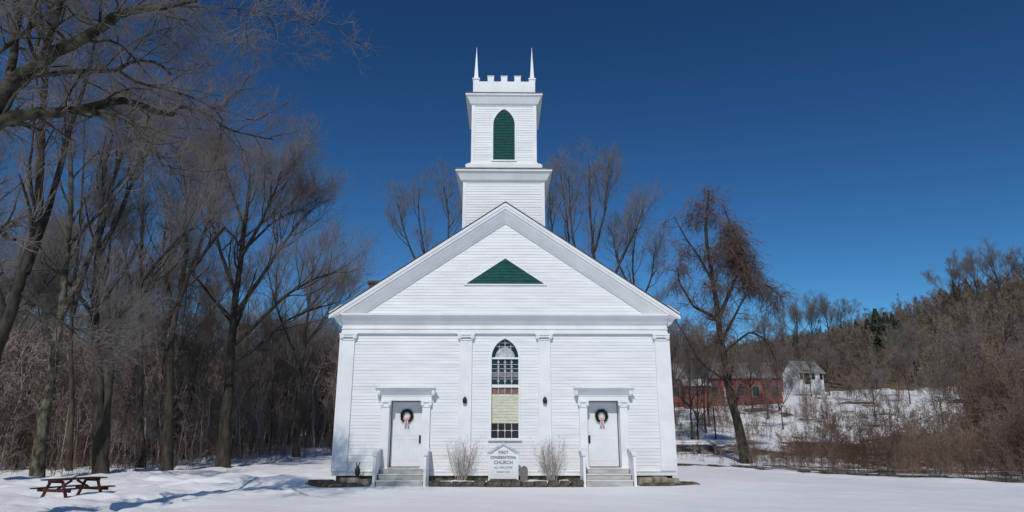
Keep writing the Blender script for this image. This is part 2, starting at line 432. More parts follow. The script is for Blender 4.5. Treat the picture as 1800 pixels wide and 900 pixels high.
# --- the big near tree, trunk out of frame, limbs reaching in at the upper left
def near_tree():
    Y = -12.5
    trunk = [np.array([-10.6, Y - .2, -.3]), np.array([-10.55, Y, 2.]), np.array([-10.3, Y, 4.2]), at(-45, 230, Y), at(-20, 185, Y), at(0, 168, Y)]
    g = [(trunk, .34, .17),
         G([(-60, 290), (-20, 222), (5, 206), (60, 200), (110, 198), (165, 194), (182, 180), (214, 167), (248, 188), (275, 200), (305, 201)], Y, .16, .06, [0, 0, 0, .1, .3, .5, .6, .8, 1., 1.1, 1.2]),
         G([(160, 194), (200, 200), (232, 215), (252, 240), (270, 258), (286, 292)], Y, .05, .02, [.5, .4, .2, 0, -.2, -.3]),
         G([(300, 201), (312, 184), (352, 194), (384, 216), (405, 230), (445, 238), (482, 246)], Y, .045, .012, [1.2, 1.3, 1.5, 1.6, 1.7, 1.8, 2.0]),
         G([(-8, 175), (25, 148), (60, 115), (110, 86), (160, 62), (205, 28), (235, 14), (290, 14), (345, 2)], Y, .17, .03, [0, 0, -.1, -.2, -.3, -.5, -.6, -.8, -1.0]),
         G([(45, 128), (88, 134), (130, 122), (170, 126), (212, 126), (224, 108), (262, 104), (290, 116), (302, 132)], Y, .06, .03, [0, .2, .5, .7, .9, 1.1, 1.3, 1.5, 1.7]),
         G([(212, 126), (236, 144), (280, 154), (330, 168), (372, 186), (392, 212)], Y + .9, .035, .012, [0, 0, .1, .2, .3, .3]),
         G([(222, 108), (248, 70), (270, 56), (300, 48)], Y + 1.1, .03, .012, [0, 0, 0, 0]),
         G([(5, 165), (22, 120), (28, 70), (33, 20), (36, -50), (30, -130)], Y, .085, .05, [0, .1, .3, .5, .6, .8]),
         G([(70, 108), (84, 75), (97, 40), (112, -5), (122, -60)], Y, .07, .04, [0, -.2, -.5, -.7, -.9]),
         G([(-20, 105), (20, 75), (58, 45), (95, 12), (125, -30)], Y, .05, .03, [-.2, -.3, -.3, -.4, -.4]),
         G([(60, 92), (72, 62), (54, 38), (40, 15), (36, -20)], Y + .2, .03, .02),
         G([(230, 16), (262, 6), (330, 12), (420, 14), (470, 28), (540, 26)], Y - .6, .022, .006)]
    spec = [dict(n=12, length=1.6, ang=(25, 65), up=.03, K=7, wob=.28, t0=.18, rad=.34, rmin=.010, lenfall=.3, S=4),
            dict(n=7, length=.85, ang=(25, 60), up=.02, K=5, wob=.25, t0=.15, rad=.55, rmin=.0055, S=3),
            dict(n=5, length=.45, ang=(20, 55), up=.02, K=4, wob=.25, t0=.1, rad=.6, rmin=.0035, S=3),
            dict(n=3, length=.24, ang=(20, 50), up=.02, K=3, wob=.25, t0=.1, rad=.7, rmin=.0026, S=3)]
    return make_tree('bare_tree', 'big old bare tree whose gnarled lichen covered limbs reach in at the upper left', 'tree', g, 11, spec, 'mossbark', 'twigred')
near_tree()

# --- the wood on the left: the trees one can tell apart
def hero_trees():
    S = spec_std
    make_tree('bare_tree', 'tall leaning bare tree at the left edge forking into long rising limbs', 'tree',
              [rooted(G([(-60, 850), (-15, 640), (12, 560), (45, 480), (64, 420), (72, 330), (70, 240), (78, 150), (85, 60), (88, -20)], 1, .28, .06, [0] * 10)),
               G([(45, 480), (75, 400), (100, 320), (118, 240), (150, 150), (170, 60)], 1, .16, .05, [0, .5, 1, 1.5, 2, 2]),
               G([(12, 560), (-20, 470), (-30, 380), (-25, 260)], 1, .15, .05),
               G([(30, 510), (75, 540), (115, 570), (160, 590)], 1, .07, .03)], 21, S(.9, 9, 1.0, t0=.35), 'bark2', 'twig')
    make_tree('bare_tree', 'bare tree with a pale bent trunk rising right behind the picnic table', 'tree',
              [rooted(G([(66, 842), (76, 740), (86, 670), (102, 600), (108, 520), (122, 430), (128, 330), (120, 220), (112, 120)], 5, .22, .05)),
               G([(106, 560), (150, 470), (185, 370), (215, 270), (240, 170)], 5, .14, .04, [0, .5, 1, 1.4, 1.8]),
               G([(122, 430), (170, 380), (215, 330), (262, 260), (300, 210)], 5, .09, .03, [0, -.4, -.8, -1, -1.2])], 22, S(.85, 9, 1.0, t0=.4), 'barkpale', 'twig')
    make_tree('bare_tree', 'stout dark twin stemmed bare tree forking low beyond the picnic table', 'tree',
              [rooted(G([(178, 838), (176, 760), (174, 680), (166, 600), (168, 500), (176, 400), (186, 300), (198, 200)], 7, .27, .06)),
               G([(184, 800), (190, 700), (198, 610), (222, 540), (258, 480), (300, 430), (340, 400)], 7, .19, .05, [0, 0, 0, -.3, -.6, -1, -1.3]),
               G([(168, 560), (140, 520), (105, 480), (70, 460)], 7, .12, .04),
               G([(172, 450), (205, 390), (232, 320), (262, 260)], 7, .13, .04)], 23, S(.95, 9, 1.0, t0=.35), 'bark2', 'twig')
    make_tree('bare_tree', 'dark bare tree with forked rising limbs in the middle of the left wood', 'tree',
              [rooted(G([(292, 832), (298, 720), (298, 620), (306, 560), (322, 500), (345, 460), (395, 400)], 9.5, .25, .07)),
               G([(318, 510), (322, 470), (330, 440), (324, 400), (330, 350), (322, 300)], 9.5, .14, .04, [0, 0, .3, .5, .7, .9]),
               G([(308, 550), (292, 500), (286, 440), (290, 400)], 9.5, .10, .03),
               G([(335, 470), (352, 430), (368, 380), (372, 330)], 9.5, .10, .03)], 24, S(.9, 8, 1.0, t0=.35), 'bark2', 'twigred')
    make_tree('bare_tree', 'broad crowned bare tree standing nearest the left side of the church', 'tree',
              [rooted(G([(392, 815), (400, 720), (404, 620), (412, 540), (420, 480), (430, 410), (436, 350), (440, 300)], 13, .31, .07)),
               G([(410, 560), (450, 500), (490, 440), (520, 400), (545, 370)], 13, .15, .05, [0, .5, 1, 1.3, 1.6]),
               G([(406, 610), (450, 570), (500, 520), (550, 490), (590, 478)], 13, .14, .04, [0, -.5, -1, -1.5, -2]),
               G([(404, 640), (455, 610), (505, 560), (560, 540), (600, 530)], 13, .11, .03, [0, .5, 1.5, 2, 2.6]),
               G([(415, 520), (390, 450), (372, 390), (360, 330)], 13, .14, .04, [0, .5, 1, 1.4, ]),
               G([(425, 450), (460, 390), (485, 330), (495, 300)], 13, .12, .04, [0, -.4, -.9, -1.3]), G([(428, 440), (480, 390), (515, 372), (540, 368)], 13, .09, .03, [0, .6, 1.2, 1.8]), G([(430, 400), (408, 340), (396, 295)], 13, .09, .03, [0, .5, .9]), G([(410, 570), (370, 520), (340, 480), (325, 440)], 13, .09, .03, [0, .6, 1, 1.4])], 25, S(1.0, 11, 1.15, t0=.3, up=.16), 'bark2', 'twig')
    make_tree('bare_tree', 'slim bare tree rising between the picnic table and the twin stemmed tree', 'tree',
              [rooted(G([(122, 832), (128, 700), (122, 600), (130, 500), (142, 400), (146, 300), (150, 180)], 8.5, .13, .03)),
               G([(126, 560), (150, 480), (170, 420), (200, 360)], 8.5, .08, .03)], 26, S(.75, 9, 1.0, t0=.45), 'bark', 'twigred')
    make_tree('bare_tree', 'slender straight bare tree between the dark forked tree and the twin stemmed tree', 'tree',
              [rooted(G([(250, 826), (246, 700), (250, 600), (246, 480), (252, 380), (250, 260)], 12, .17, .04)),
               G([(249, 560), (225, 480), (212, 400)], 12, .07, .03)], 27, S(.8, 10, 1.0, t0=.4), 'bark', 'twig')
    make_tree('bare_tree', 'bare tree with drooping fan of limbs just behind the church eave', 'tree',
              [rooted(G([(520, 806), (524, 700), (532, 620), (540, 560), (548, 500), (552, 450)], 24, .22, .05)),
               G([(530, 640), (500, 580), (480, 520), (470, 470)], 24, .10, .03), G([(534, 610), (570, 560), (590, 520)], 24, .10, .03)], 28, S(.8, 8, 1., t0=.3), 'bark', 'twigred')
    # behind the church
    make_tree('bare_tree', 'tall bare tree with twin upright stems behind the right roof slope', 'tree',
              [rooted(G([(1052, 800), (1048, 600), (1046, 470), (1038, 380), (1034, 310), (1036, 290)], 32, .26, .05)),
               G([(1048, 520), (1010, 440), (1002, 370), (1000, 310)], 32, .16, .04), G([(1050, 560), (1090, 460), (1120, 400), (1130, 370)], 32, .16, .05),
               G([(1046, 440), (1062, 380), (1068, 320)], 32, .12, .05)], 31, S(1.05, 10, .9, t0=.35, up=.2, rm=.0085), 'bark', 'twigred')
    make_tree('bare_tree', 'pale trunked bare tree hard by the tower, behind the right roof slope', 'tree',
              [rooted(G([(990, 800), (1002, 600), (1006, 480), (998, 400), (990, 340), (985, 300)], 38, .22, .04)),
               G([(1004, 520), (975, 440), (968, 380), (966, 340)], 38, .16, .05)], 32, S(1.0, 9, .9, t0=.4, up=.2, rm=.0085), 'bark2', 'twig')
    make_tree('bare_tree', 'bare tree behind the lower end of the right roof slope', 'tree',
              [rooted(G([(1112, 800), (1116, 640), (1116, 520), (1110, 450), (1122, 390)], 36, .2, .04)),
               G([(1116, 560), (1145, 490), (1152, 440)], 36, .12, .04), G([(1115, 520), (1085, 460), (1078, 420)], 36, .1, .04)], 33, S(.85, 9, .9, t0=.35, up=.15, rm=.0085), 'bark2', 'twigred')
    make_tree('bare_tree', 'bare tree showing over the left roof slope beside the tower', 'tree',
              [rooted(G([(768, 800), (760, 600), (752, 470), (742, 420), (732, 380), (738, 330)], 40, .24, .04)),
               G([(754, 500), (722, 440), (708, 400), (700, 360)], 40, .14, .05), G([(756, 520), (786, 440), (790, 380), (780, 330)], 40, .14, .05)], 34, S(.95, 10, .9, t0=.4, up=.15, rm=.0085), 'bark', 'twig')
    # the vine hung tree on the right
    def vines(g):
        out = []
        path = lambda pts, w, n, ln: [(px, py, w, n, ln) for px, py in pts]
        spots = path([(1248, 345), (1232, 365), (1255, 380), (1218, 385)], .45, 60, .16) + path([(1285, 400), (1295, 430), (1305, 455), (1312, 480), (1290, 460), (1280, 430)], .42, 130, .26) \
            + path([(1330, 500), (1350, 510), (1365, 530), (1320, 500)], .35, 60, .26) + path([(1262, 540), (1268, 590), (1275, 640), (1282, 690), (1256, 500), (1248, 450)], .42, 80, .26) \
            + path([(1195, 470), (1190, 500), (1205, 440)], .30, 40, .2) + path([(1340, 600), (1360, 640), (1225, 600), (1205, 580)], .5, 40, .3)
        for (px, py, w, N, ln) in spots:
            N = int(N * 1.7)
            c = at(px, py, 19.)
            b = c + g.r.normal(size=(N, 3)) * np.array([w, w, w * .8])
            D = g.r.normal(size=(N, 3)) * np.array([1, 1, .6]); D[:, 2] -= .2; D /= np.linalg.norm(D, axis=1, keepdims=True)
            K = 6; P = np.empty((N, K, 3)); P[:, 0] = b
            for k in range(1, K):
                D = D + g.r.normal(size=D.shape) * .28; D[:, 2] -= .28; D /= np.linalg.norm(D, axis=1, keepdims=True)
                P[:, k] = P[:, k - 1] + D * g.r.uniform(.6, 1.3, (N, 1)) * ln
            R0 = np.full((N, K), .010)
            out.append(tubes(P, R0, 3))
            P2, R2 = g.children(P, R0, 4, .35, ang=(25, 65), up=-.05, K=3, wob=.2, t0=.1, rad=.8, rmin=.006); out.append(tubes(P2, R2, 3))
        return out
    make_tree('vine_tree', 'tall bare tree smothered in brown vines right of the church', 'tree',
              [rooted(G([(1312, 800), (1296, 740), (1280, 680), (1268, 610), (1262, 560), (1254, 490), (1240, 420), (1240, 370), (1246, 335)], 19, .30, .07)),
               G([(1256, 500), (1228, 450), (1200, 410), (1185, 380)], 19, .10, .03), G([(1264, 560), (1220, 540), (1195, 500), (1190, 470)], 19, .12, .04),
               G([(1262, 560), (1290, 500), (1300, 450), (1285, 400), (1275, 370)], 19, .14, .04, [0, .3, .6, .8, .8]),
               G([(1268, 600), (1310, 520), (1345, 495), (1370, 520)], 19, .10, .03, [0, -.4, -.8, -1]),
               G([(1278, 670), (1232, 640), (1205, 590), (1185, 560)], 19, .09, .03), G([(1272, 620), (1320, 580), (1350, 600), (1370, 650)], 19, .09, .03)],
              35, [dict(n=9, length=1.7, ang=(30, 75), up=-.04, K=7, wob=.3, t0=.15, rad=.4, rmin=.015, lenfall=.4, S=4),
                   dict(n=7, length=1.0, ang=(30, 70), up=-.08, K=5, wob=.35, t0=.15, rad=.6, rmin=.011, S=3),
                   dict(n=5, length=.6, ang=(20, 60), up=-.06, K=4, wob=.3, t0=.1, rad=.7, rmin=.009, S=3)], 'bark2', 'vine', extra=vines)
hero_trees()

# --- further trees of the same wood (a few meshes, many copies)
def free_tree(seed, h, trunk_frac=.35, n_lead=4, spread=.32, r0=.22, dens=1., rm=.009):
    g = np.random.default_rng(seed)
    top = np.array([g.normal() * .4, g.normal() * .4, h])
    tr = [np.array([0, 0, -.3]), np.array([g.normal() * .1, g.normal() * .1, h * .2]), np.array([g.normal() * .2, g.normal() * .2, h * trunk_frac]), top * .7, top]
    gl = [(tr, r0, .03)]
    for k in range(n_lead):
        a = 2 * pi * k / n_lead + g.uniform(-.4, .4); s = h * spread * g.uniform(.7, 1.1)
        z0 = h * trunk_frac * g.uniform(.75, 1.2); z1 = h * g.uniform(.72, .95)
        st = np.array([0, 0, z0]) + (tr[2] * np.array([1, 1, 0]))
        e = np.array([cos(a) * s, sin(a) * s, z1])
        gl.append(([st, st + (e - st) * np.array([.45, .45, .35]), st + (e - st) * np.array([.8, .8, .7]), e], r0 * .5, .025))
    return gl

protos = []
def proto(seed, h, kind, **k):
    gl = free_tree(seed, h, **k)
    t = make_tree('bare_tree', 'x', 'tree', gl, seed, spec_std(h / 17, 8, 1.0, t0=.3, rm=.0075, up=.14), 'bark' if kind else 'bark2', 'twigred' if kind else 'twig')
    protos.append(t); return t
for sd, h, kd, k in [(101, 16, 0, {}), (102, 14, 1, dict(n_lead=3, spread=.22, r0=.17)), (103, 18, 0, dict(n_lead=5, spread=.28)), (104, 12, 1, dict(n_lead=4, spread=.36, r0=.15)), (105, 15, 1, dict(trunk_frac=.5, n_lead=4, spread=.2, r0=.16))]:
    proto(sd, h, kd, **k)

def place_tree(used, pi_, x, y, sc, rz, label, group, sz=None):
    p = protos[pi_]
    if pi_ in used: t = copy_tree(p)
    else: t = p; used.add(pi_)
    t.location = (x, y, float(H(x, y))); t.rotation_euler = (0, 0, rz); t.scale = (sc, sc, sz or sc)
    tag(t, label, 'tree', group); return t
used = set()
rg = np.random.default_rng(5)
def xy_from(px, D):
    d = ray(px, 450); k = D / d[1]; return CAM[0] + d[0] * k, CAM[1] + D
wood = [(-60, 40, 0), (20, 46, 2), (140, 44, 1), (225, 47, 4), (280, 50, 0), (345, 48, 4), (430, 52, 1), (460, 58, 0), (500, 62, 1), (565, 66, 4), (595, 72, 1), (100, 58, 1), (365, 66, 1), (535, 60, 3), (5, 62, 4), (620, 75, 1)]
for (px, D, k) in wood:
    x, y = xy_from(px, D)
    right_fall = 1 if px < 250 else (.92 if px < 420 else .78)
    place_tree(used, k, x, y, right_fall * rg.uniform(.88, 1.08), rg.uniform(0, 6.28), 'grey brown bare tree deep in the crowded wood left of the church', 'trees crowded in the left wood')
for (px, D, k, s) in [(30, 37, 1, .5), (98, 38, 4, .55), (140, 37, 1, .42), (208, 39, 4, .6), (262, 41, 1, .55), (318, 43, 4, .62), (340, 44, 1, .5), (366, 46, 4, .55), (445, 50, 1, .6), (475, 51, 4, .7), (505, 53, 1, .55), (545, 56, 4, .7), (580, 60, 1, .6), (8, 38, 4, .6)]:
    x, y = xy_from(px, D)
    place_tree(used, k, x, y, s * .72, rg.uniform(0, 6.28), 'slender young bare tree at the front edge of the left wood', 'young trees along the wood edge', s)
for (px, D, k, s) in [(680, 74, 4, 1.0), (715, 78, 0, 1.1), (825, 72, 2, .9), (860, 80, 3, 1.0), (940, 70, 1, 1.2), (975, 76, 2, 1.12), (1140, 66, 1, .95), (1168, 70, 3, .9), (1085, 74, 0, 1.05)]:
    x, y = xy_from(px, D)
    place_tree(used, k, x, y, s * .88, rg.uniform(0, 6.28), 'bare tree of the row growing close behind the church', 'trees close behind the church')
# --- ridge trees on the right
for (px, py, D, k, s, lab) in [(1665, 0, 178, 3, 1.3, 'wide crowned bare tree standing against the sky on the right hill shoulder'),
                               (1745, 0, 175, 0, 1.1, 'bare tree against the sky at the top of the hill near the right edge'),
                               (1705, 0, 190, 2, .85, 'smaller bare tree between two wide trees on the hill shoulder'),
                               (1795, 0, 176, 3, 1.1, 'bare tree cut off by the right edge on the hilltop')]:
    x, y = xy_from(px, D)
    place_tree(used, k, x, y, s, rg.uniform(0, 6.28), lab, None)
for (px, D, k, s) in [(1398, 96, 1, .42), (1428, 97, 4, .45), (1218, 62, 1, .55), (1322, 70, 1, .5), (1342, 76, 4, .5), (1298, 80, 0, .42), (1195, 58, 3, .62), (1225, 66, 1, .7), (1205, 50, 0, .4), (1345, 62, 3, .4), (1365, 135, 1, .75), (1385, 170, 0, .95), (1412, 175, 2, .85), (1440, 180, 1, 1.0), (1462, 172, 3, 1.0), (1332, 150, 0, .8), (1500, 64, 3, .38), (1560, 75, 4, .4), (1610, 58, 3, .36), (1660, 70, 1, .5), (1720, 55, 3, .42), (1775, 60, 0, .42), (1690, 90, 4, .5), (1580, 105, 2, .5)]:
    x, y = xy_from(px, D)
    place_tree(used, k, x, y, s, rg.uniform(0, 6.28), 'scraggy bare tree on the rising ground right of the church', 'scattered trees on the right slope')

# ------------------------------------------------------------------ masses of twiggy growth (nobody could count them)
def sapling(seed, h, n1, n2, spread, r, rt, n3=0):
    g = Grow(seed); K = 5
    N = 1
    P = np.zeros((N, K, 3)); P[0, :, 2] = np.linspace(-.1, h, K); P[0, 1:, :2] += g.r.normal(size=(K - 1, 2)) * h * .03
    R = np.linspace(r, rt, K)[None]
    out = [tubes(P, R, 3)]
    P, R = g.children(P, R, n1, h * spread, ang=(20, 55), up=.15, K=4, wob=.2, t0=.15, rad=.7, rmin=rt)
    out.append(tubes(P, R, 3))
    P, R = g.children(P, R, n2, h * spread * .5, ang=(20, 60), up=.08, K=3, wob=.25, t0=.2, rad=.8, rmin=rt)
    out.append(tubes(P, R, 3))
    if n3:
        P, R = g.children(P, R, n3, h * spread * .28, ang=(20, 60), up=.05, K=2, wob=.2, t0=.2, rad=.9, rmin=rt); out.append(tubes(P, R, 3))
    return merge(out)

def scatter(name, temps, pos, scales, m, seed):
    rg = np.random.default_rng(seed); Vs = []; Qs = []; o = 0
    which = rg.integers(0, len(temps), len(pos)); rot = rg.uniform(0, 6.28, len(pos)); lean = rg.normal(size=(len(pos), 2)) * .08
    for k, (V, Q) in enumerate(temps):
        I = np.where(which == k)[0]
        if not len(I): continue
        c, s = np.cos(rot[I])[:, None], np.sin(rot[I])[:, None]
        x = V[None, :, 0] * c - V[None, :, 1] * s; y = V[None, :, 0] * s + V[None, :, 1] * c; z = np.repeat(V[None, :, 2], len(I), 0)
        x = x + z * lean[I, :1]; y = y + z * lean[I, 1:]
        W = np.stack([x, y, z], -1) * scales[I][:, None, None] + pos[I][:, None, :]
        Vs.append(W.reshape(-1, 3)); Qs.append((Q[None] + (np.arange(len(I)) * len(V))[:, None, None] + o).reshape(-1, 4)); o += len(I) * len(V)
    ob = np_mesh(name, np.concatenate(Vs), np.concatenate(Qs), m)
    return ob

def polar_points(n, az, r, seed, keep=None, rpow=1.):
    g = np.random.default_rng(seed); a = np.radians(g.uniform(*az, n)); rr = r[0] + (r[1] - r[0]) * g.random(n) ** rpow
    x = np.sin(a) * rr; y = -25.2 + np.cos(a) * rr
    k = np.ones(n, bool) if keep is None else keep(x, y, rr, np.degrees(a), g)
    x, y, rr = x[k], y[k], rr[k]
    return np.stack([x, y, H(x, y)], -1), g

# understory of the left wood
st = [sapling(200 + i, 5.5, 9, 4, .30, .035, .014, 2) for i in range(5)]
def keepL(x, y, r, a, g):
    lim = np.interp(a, [-42, -30, -22, -16, -13], [36, 40, 46, 54, 58])
    return (r > lim + 1.5) & (g.random(len(x)) < np.clip((r - lim) / 9 + .25, 0, 1))
st += [sapling(215 + i, 7.2, 7, 4, .17, .055, .014, 2) for i in range(3)]
P, g = polar_points(2900, (-44, -12.5), (36, 92), 41, keepL, .9)
sc = g.uniform(.45, 1.25, len(P)) * np.interp(np.hypot(P[:, 0], P[:, 1] + 25), [36, 60, 90], [.9, 1.2, 1.3])
tag(scatter('undergrowth', st, P, sc, M['brushl'], 42), 'dense maroon brown understory of saplings filling the wood left of the church', 'undergrowth', kind='stuff')
# low sticks along the snow edge on the left
st2 = [sapling(230 + i, 1.3, 5, 3, .45, .012, .006) for i in range(4)]
P, g = polar_points(1400, (-43, -13), (33, 66), 43, lambda x, y, r, a, g: r > np.interp(a, [-42, -30, -22, -16, -13], [33, 36, 42, 49, 52]))
tag(scatter('dead_weeds', st2, P, g.uniform(.5, 1.3, len(P)), M['brush'], 44), 'dry brown weeds standing in snow along the edge of the left wood', 'weeds', kind='stuff')
# understory right behind the church and between church and vine tree
P, g = polar_points(700, (-12.5, 13.5), (60, 95), 45)
tag(scatter('undergrowth', st, P, g.uniform(.5, 1.1, len(P)), M['brushl'], 46), 'brown saplings massed behind the church', 'undergrowth', kind='stuff')

# brush bank on the right
sb = [sapling(250 + i, 1.6, 9, 4, .5, .014, .007, 2) for i in range(5)]
def keepR(x, y, r, a, g):
    past = y - kerb_y(x)
    n = fnoise(x, y, 5.5, 2, 5)
    edge = np.clip(past / 2.5, 0, 1)
    gap = np.where(r < 44, n > -.35, np.where(r < 62, n > -.16, n > .14))
    strip = np.interp(a, [13, 16, 22, 29, 31], [6.5, 6.5, 4.5, 2.2, .4])
    thin = np.where((a < 19.5) & (r > 36) & (r < 64), .3, 1)
    mid = np.where((a > 19) & (a < 34.5) & (r > 50) & (r < 112), np.where(fnoise(x, y * .6, 6.5, 3, 3) > -.08, .85, .09), 1)
    return (g.random(len(x)) < thin * mid) & (past > strip) & (g.random(len(x)) < edge * .95 + .05) & gap
sb += [sapling(262 + i, 3.1, 11, 5, .42, .03, .009, 2) for i in range(2)]
P, g = polar_points(9000, (13, 46), (28, 105), 47, keepR, 1.15)
rr = np.hypot(P[:, 0], P[:, 1] + 25); az = np.degrees(np.arctan2(P[:, 0], P[:, 1] + 25))
sc = g.uniform(.45, 1.15, len(P)) * np.interp(az, [13, 20, 30, 38], [.5, .62, .8, 1.15]) * np.interp(rr, [28, 50, 100], [.7, 1.05, 1.35]) * (1 + .6 * fnoise(P[:, 0], P[:, 1], 4, 2, 8))
sc = sc * np.where((az > 18) & (az < 34) & (rr < 56), .85, 1) * np.where((az > 18) & (az < 34) & (rr > 56), .8, 1)
tag(scatter('brush', sb, P, np.maximum(sc, .25), M['brush'], 48), 'tangled russet brown brush covering the bank right of the church', 'brush', kind='stuff')

# the wooded hill
sh = [sapling(270 + i, 5.6, 8, 5, .38, .09, .045, 2) for i in range(5)]
def keepH(x, y, r, a, g):
    lim = np.interp(a, [-50, -12, 10, 20, 30, 42], [85, 95, 112, 128, 120, 100])
    return r > lim
P, g = polar_points(6800, (-48, 48), (85, 330), 51, keepH, .8)
az = np.degrees(np.arctan2(P[:, 0], P[:, 1] + 25))
tall = [sapling(285 + i, 9.5, 7, 6, .26, .15, .05, 2) for i in range(3)]
P2, g2 = polar_points(420, (-48, 48), (95, 320), 53, keepH, .8)
tag(scatter('wooded_hillside', tall, P2, g2.uniform(.5, .9, len(P2)), M['twig'], 54), 'taller grey trees standing out of the far hillside woods', 'woods', kind='stuff')
P3, g3 = polar_points(1600, (18, 48), (85, 230), 55, lambda x, y, r, a, g: keepH(x, y, r, a, g) & (fnoise(x, y, 28, 2, 7) > .05), .8)
tag(scatter('wooded_hillside', sh, P3, g3.uniform(.5, 1.0, len(P3)), M['twigolive'], 56), 'olive brown thickets in patches on the hillside', 'woods', kind='stuff')
tag(scatter('wooded_hillside', sh, P, g.uniform(.4, 1.0, len(P)), M['twigfar'], 52), 'leafless brown woods covering the far hillside', 'woods', kind='stuff')

# evergreens on the hill
def evergreen(seed, h=10.):
    g = np.random.default_rng(seed); N = 700
    z = g.random(N) ** .8 * h * .93 + h * .05; a = g.uniform(0, 6.28, N); rad = (1 - z / h) * h * .27 * g.uniform(.5, 1.05, N) + .1
    P = np.empty((N, 3, 3)); P[:, 0] = np.stack([0 * z, 0 * z, z + .15], -1)
    P[:, 1] = np.stack([np.cos(a) * rad * .55, np.sin(a) * rad * .55, z], -1); P[:, 2] = np.stack([np.cos(a) * rad, np.sin(a) * rad, z - rad * .22], -1)
    return tubes(P, np.stack([np.full(N, .05), np.full(N, .28), np.full(N, .06)], -1), 4)
ev = empty('evergreen_tree', (0, 0, 0), 'x', 'tree')
V, Q = evergreen(1); np_mesh('crown', V, Q, M['ever'], ev)
MB().cyl((0, 0, -.5), (0, 0, 9.6), .16, .03, 7).build('trunk', M['bark'], ev)
first = True
for (px, D, s) in [(1508, 165, .62), (1524, 158, .8), (1540, 160, .7), (1530, 146, .6), (1552, 168, .6), (1488, 200, .5), (1562, 160, .5), (1668, 225, .6), (1640, 215, .5), (1690, 232, .5)]:
    x, y = xy_from(px, D); t = ev if first else copy_tree(ev); first = False
    t.location = (x, y, float(H(x, y))); t.scale = (s * 1.9, s * 1.9, s * 1.25); t.rotation_euler = (0, 0, px)
    tag(t, 'small dark evergreen among bare woods on the hill', 'tree', 'evergreens dotted on the hill')
x, y = xy_from(1585, 240)

# ------------------------------------------------------------------ the church
C = empty('church', (.05, 0, 0), 'white clapboard church with a square battlemented tower and two green vents', 'church')
HW = 6.14; LEN = 17.0; TX = -.07
SL = .68                                         # roof slope
PRJ = .46                                        # cornice projection
ZE = 6.13                                        # top of cornice at the wall line height
APEX = 10.52

def arch_half(h, w, rise):
    """half width of a lancet head h above its springing"""
    R = (rise * rise + w * w) / (2 * w)
    if h >= rise: return 0
    return sqrt(R * R - h * h) - (R - w)
def arch_outline(w, z0, spring, rise, n=12, cx=0):
    right = [(cx + w, z0), (cx + w, spring)] + [(cx + arch_half(rise * i / n, w, rise), spring + rise * i / n) for i in range(1, n)]
    return [(2 * cx - x, z) for x, z in right] + [(cx, spring + rise)] + right[::-1]

_cr = random.Random(12)
def clap(mb, z0, z1, spans, e=.118, y=0., off=(1, 0), t=.015, o=(0, 0)):
    """clapboards: spans(z) -> [(a, b)], a/b along `off` direction from origin o; outward is y negative for off=(1,0)"""
    nrm = (off[1], -off[0])
    n = int(round((z1 - z0) / e)); e = (z1 - z0) / n
    def pt(a, d, z): return (o[0] + off[0] * a + nrm[0] * d, o[1] + off[1] * a + nrm[1] * d, z)
    for i in range(n):
        za, zb = z0 + i * e, z0 + (i + 1) * e
        for s0, s1 in zip(spans(za + .001), spans(zb - .001)):
            if s0[1] - s0[0] < .01 and s1[1] - s1[0] < .01: continue
            cuts_ = []
            x_ = max(s0[0], s1[0]) + _cr.uniform(.8, 4.2)
            while x_ < min(s0[1], s1[1]) - .4: cuts_.append(x_); x_ += _cr.uniform(2.2, 4.3)
            lefts = [(s0[0], s1[0])] + [(c + .002, c + .002) for c in cuts_]; rights = [(c - .002, c - .002) for c in cuts_] + [(s0[1], s1[1])]
            for (la, lb), (ra, rb) in zip(lefts, rights):
                tt = t + _cr.uniform(-.003, .004); dz = _cr.uniform(-.003, .003)
                mb.add([pt(la, tt, za + dz), pt(ra, tt, za + dz), pt(rb, .003, zb), pt(lb, .003, zb), pt(la, 0, za + dz), pt(ra, 0, za + dz)], [(0, 1, 2, 3), (4, 5, 1, 0)])
            continue
            vs = [pt(s0[0], t, za), pt(s0[1], t, za), pt(s1[1], .003, zb), pt(s1[0], .003, zb), pt(s0[0], 0, za), pt(s0[1], 0, za)]
            mb.add(vs, [(0, 1, 2, 3), (4, 5, 1, 0)])

DX = 3.63                                        # door centre
DOORW = .60
WZ0, WSP, WRISE, WHW = 1.60, 4.52, .72, .50
def front_spans(z):
    cuts = []
    for s in (-1, 1):
        if z < 3.1: cuts.append((s * DX - .9, s * DX + .9))
    if WZ0 - .1 < z < WSP: cuts.append((-WHW - .03, WHW + .03))
    elif WSP <= z < WSP + WRISE: hw = arch_half(z - WSP, WHW, WRISE) + .03; cuts.append((-hw, hw))
    else: cuts.append((0, 0))
    cuts.sort(); out = []; a = -HW + .02
    for c in cuts: out.append((a, c[0])); a = c[1]
    out.append((a, HW - .02)); return out
def clean(f):
    return f
mb = MB()
for (z0, z1) in [(.40, 1.48), (1.48, 3.1), (3.1, WSP), (WSP, WSP + WRISE), (WSP + WRISE, 5.36)]:
    clap(mb, z0, z1, front_spans)
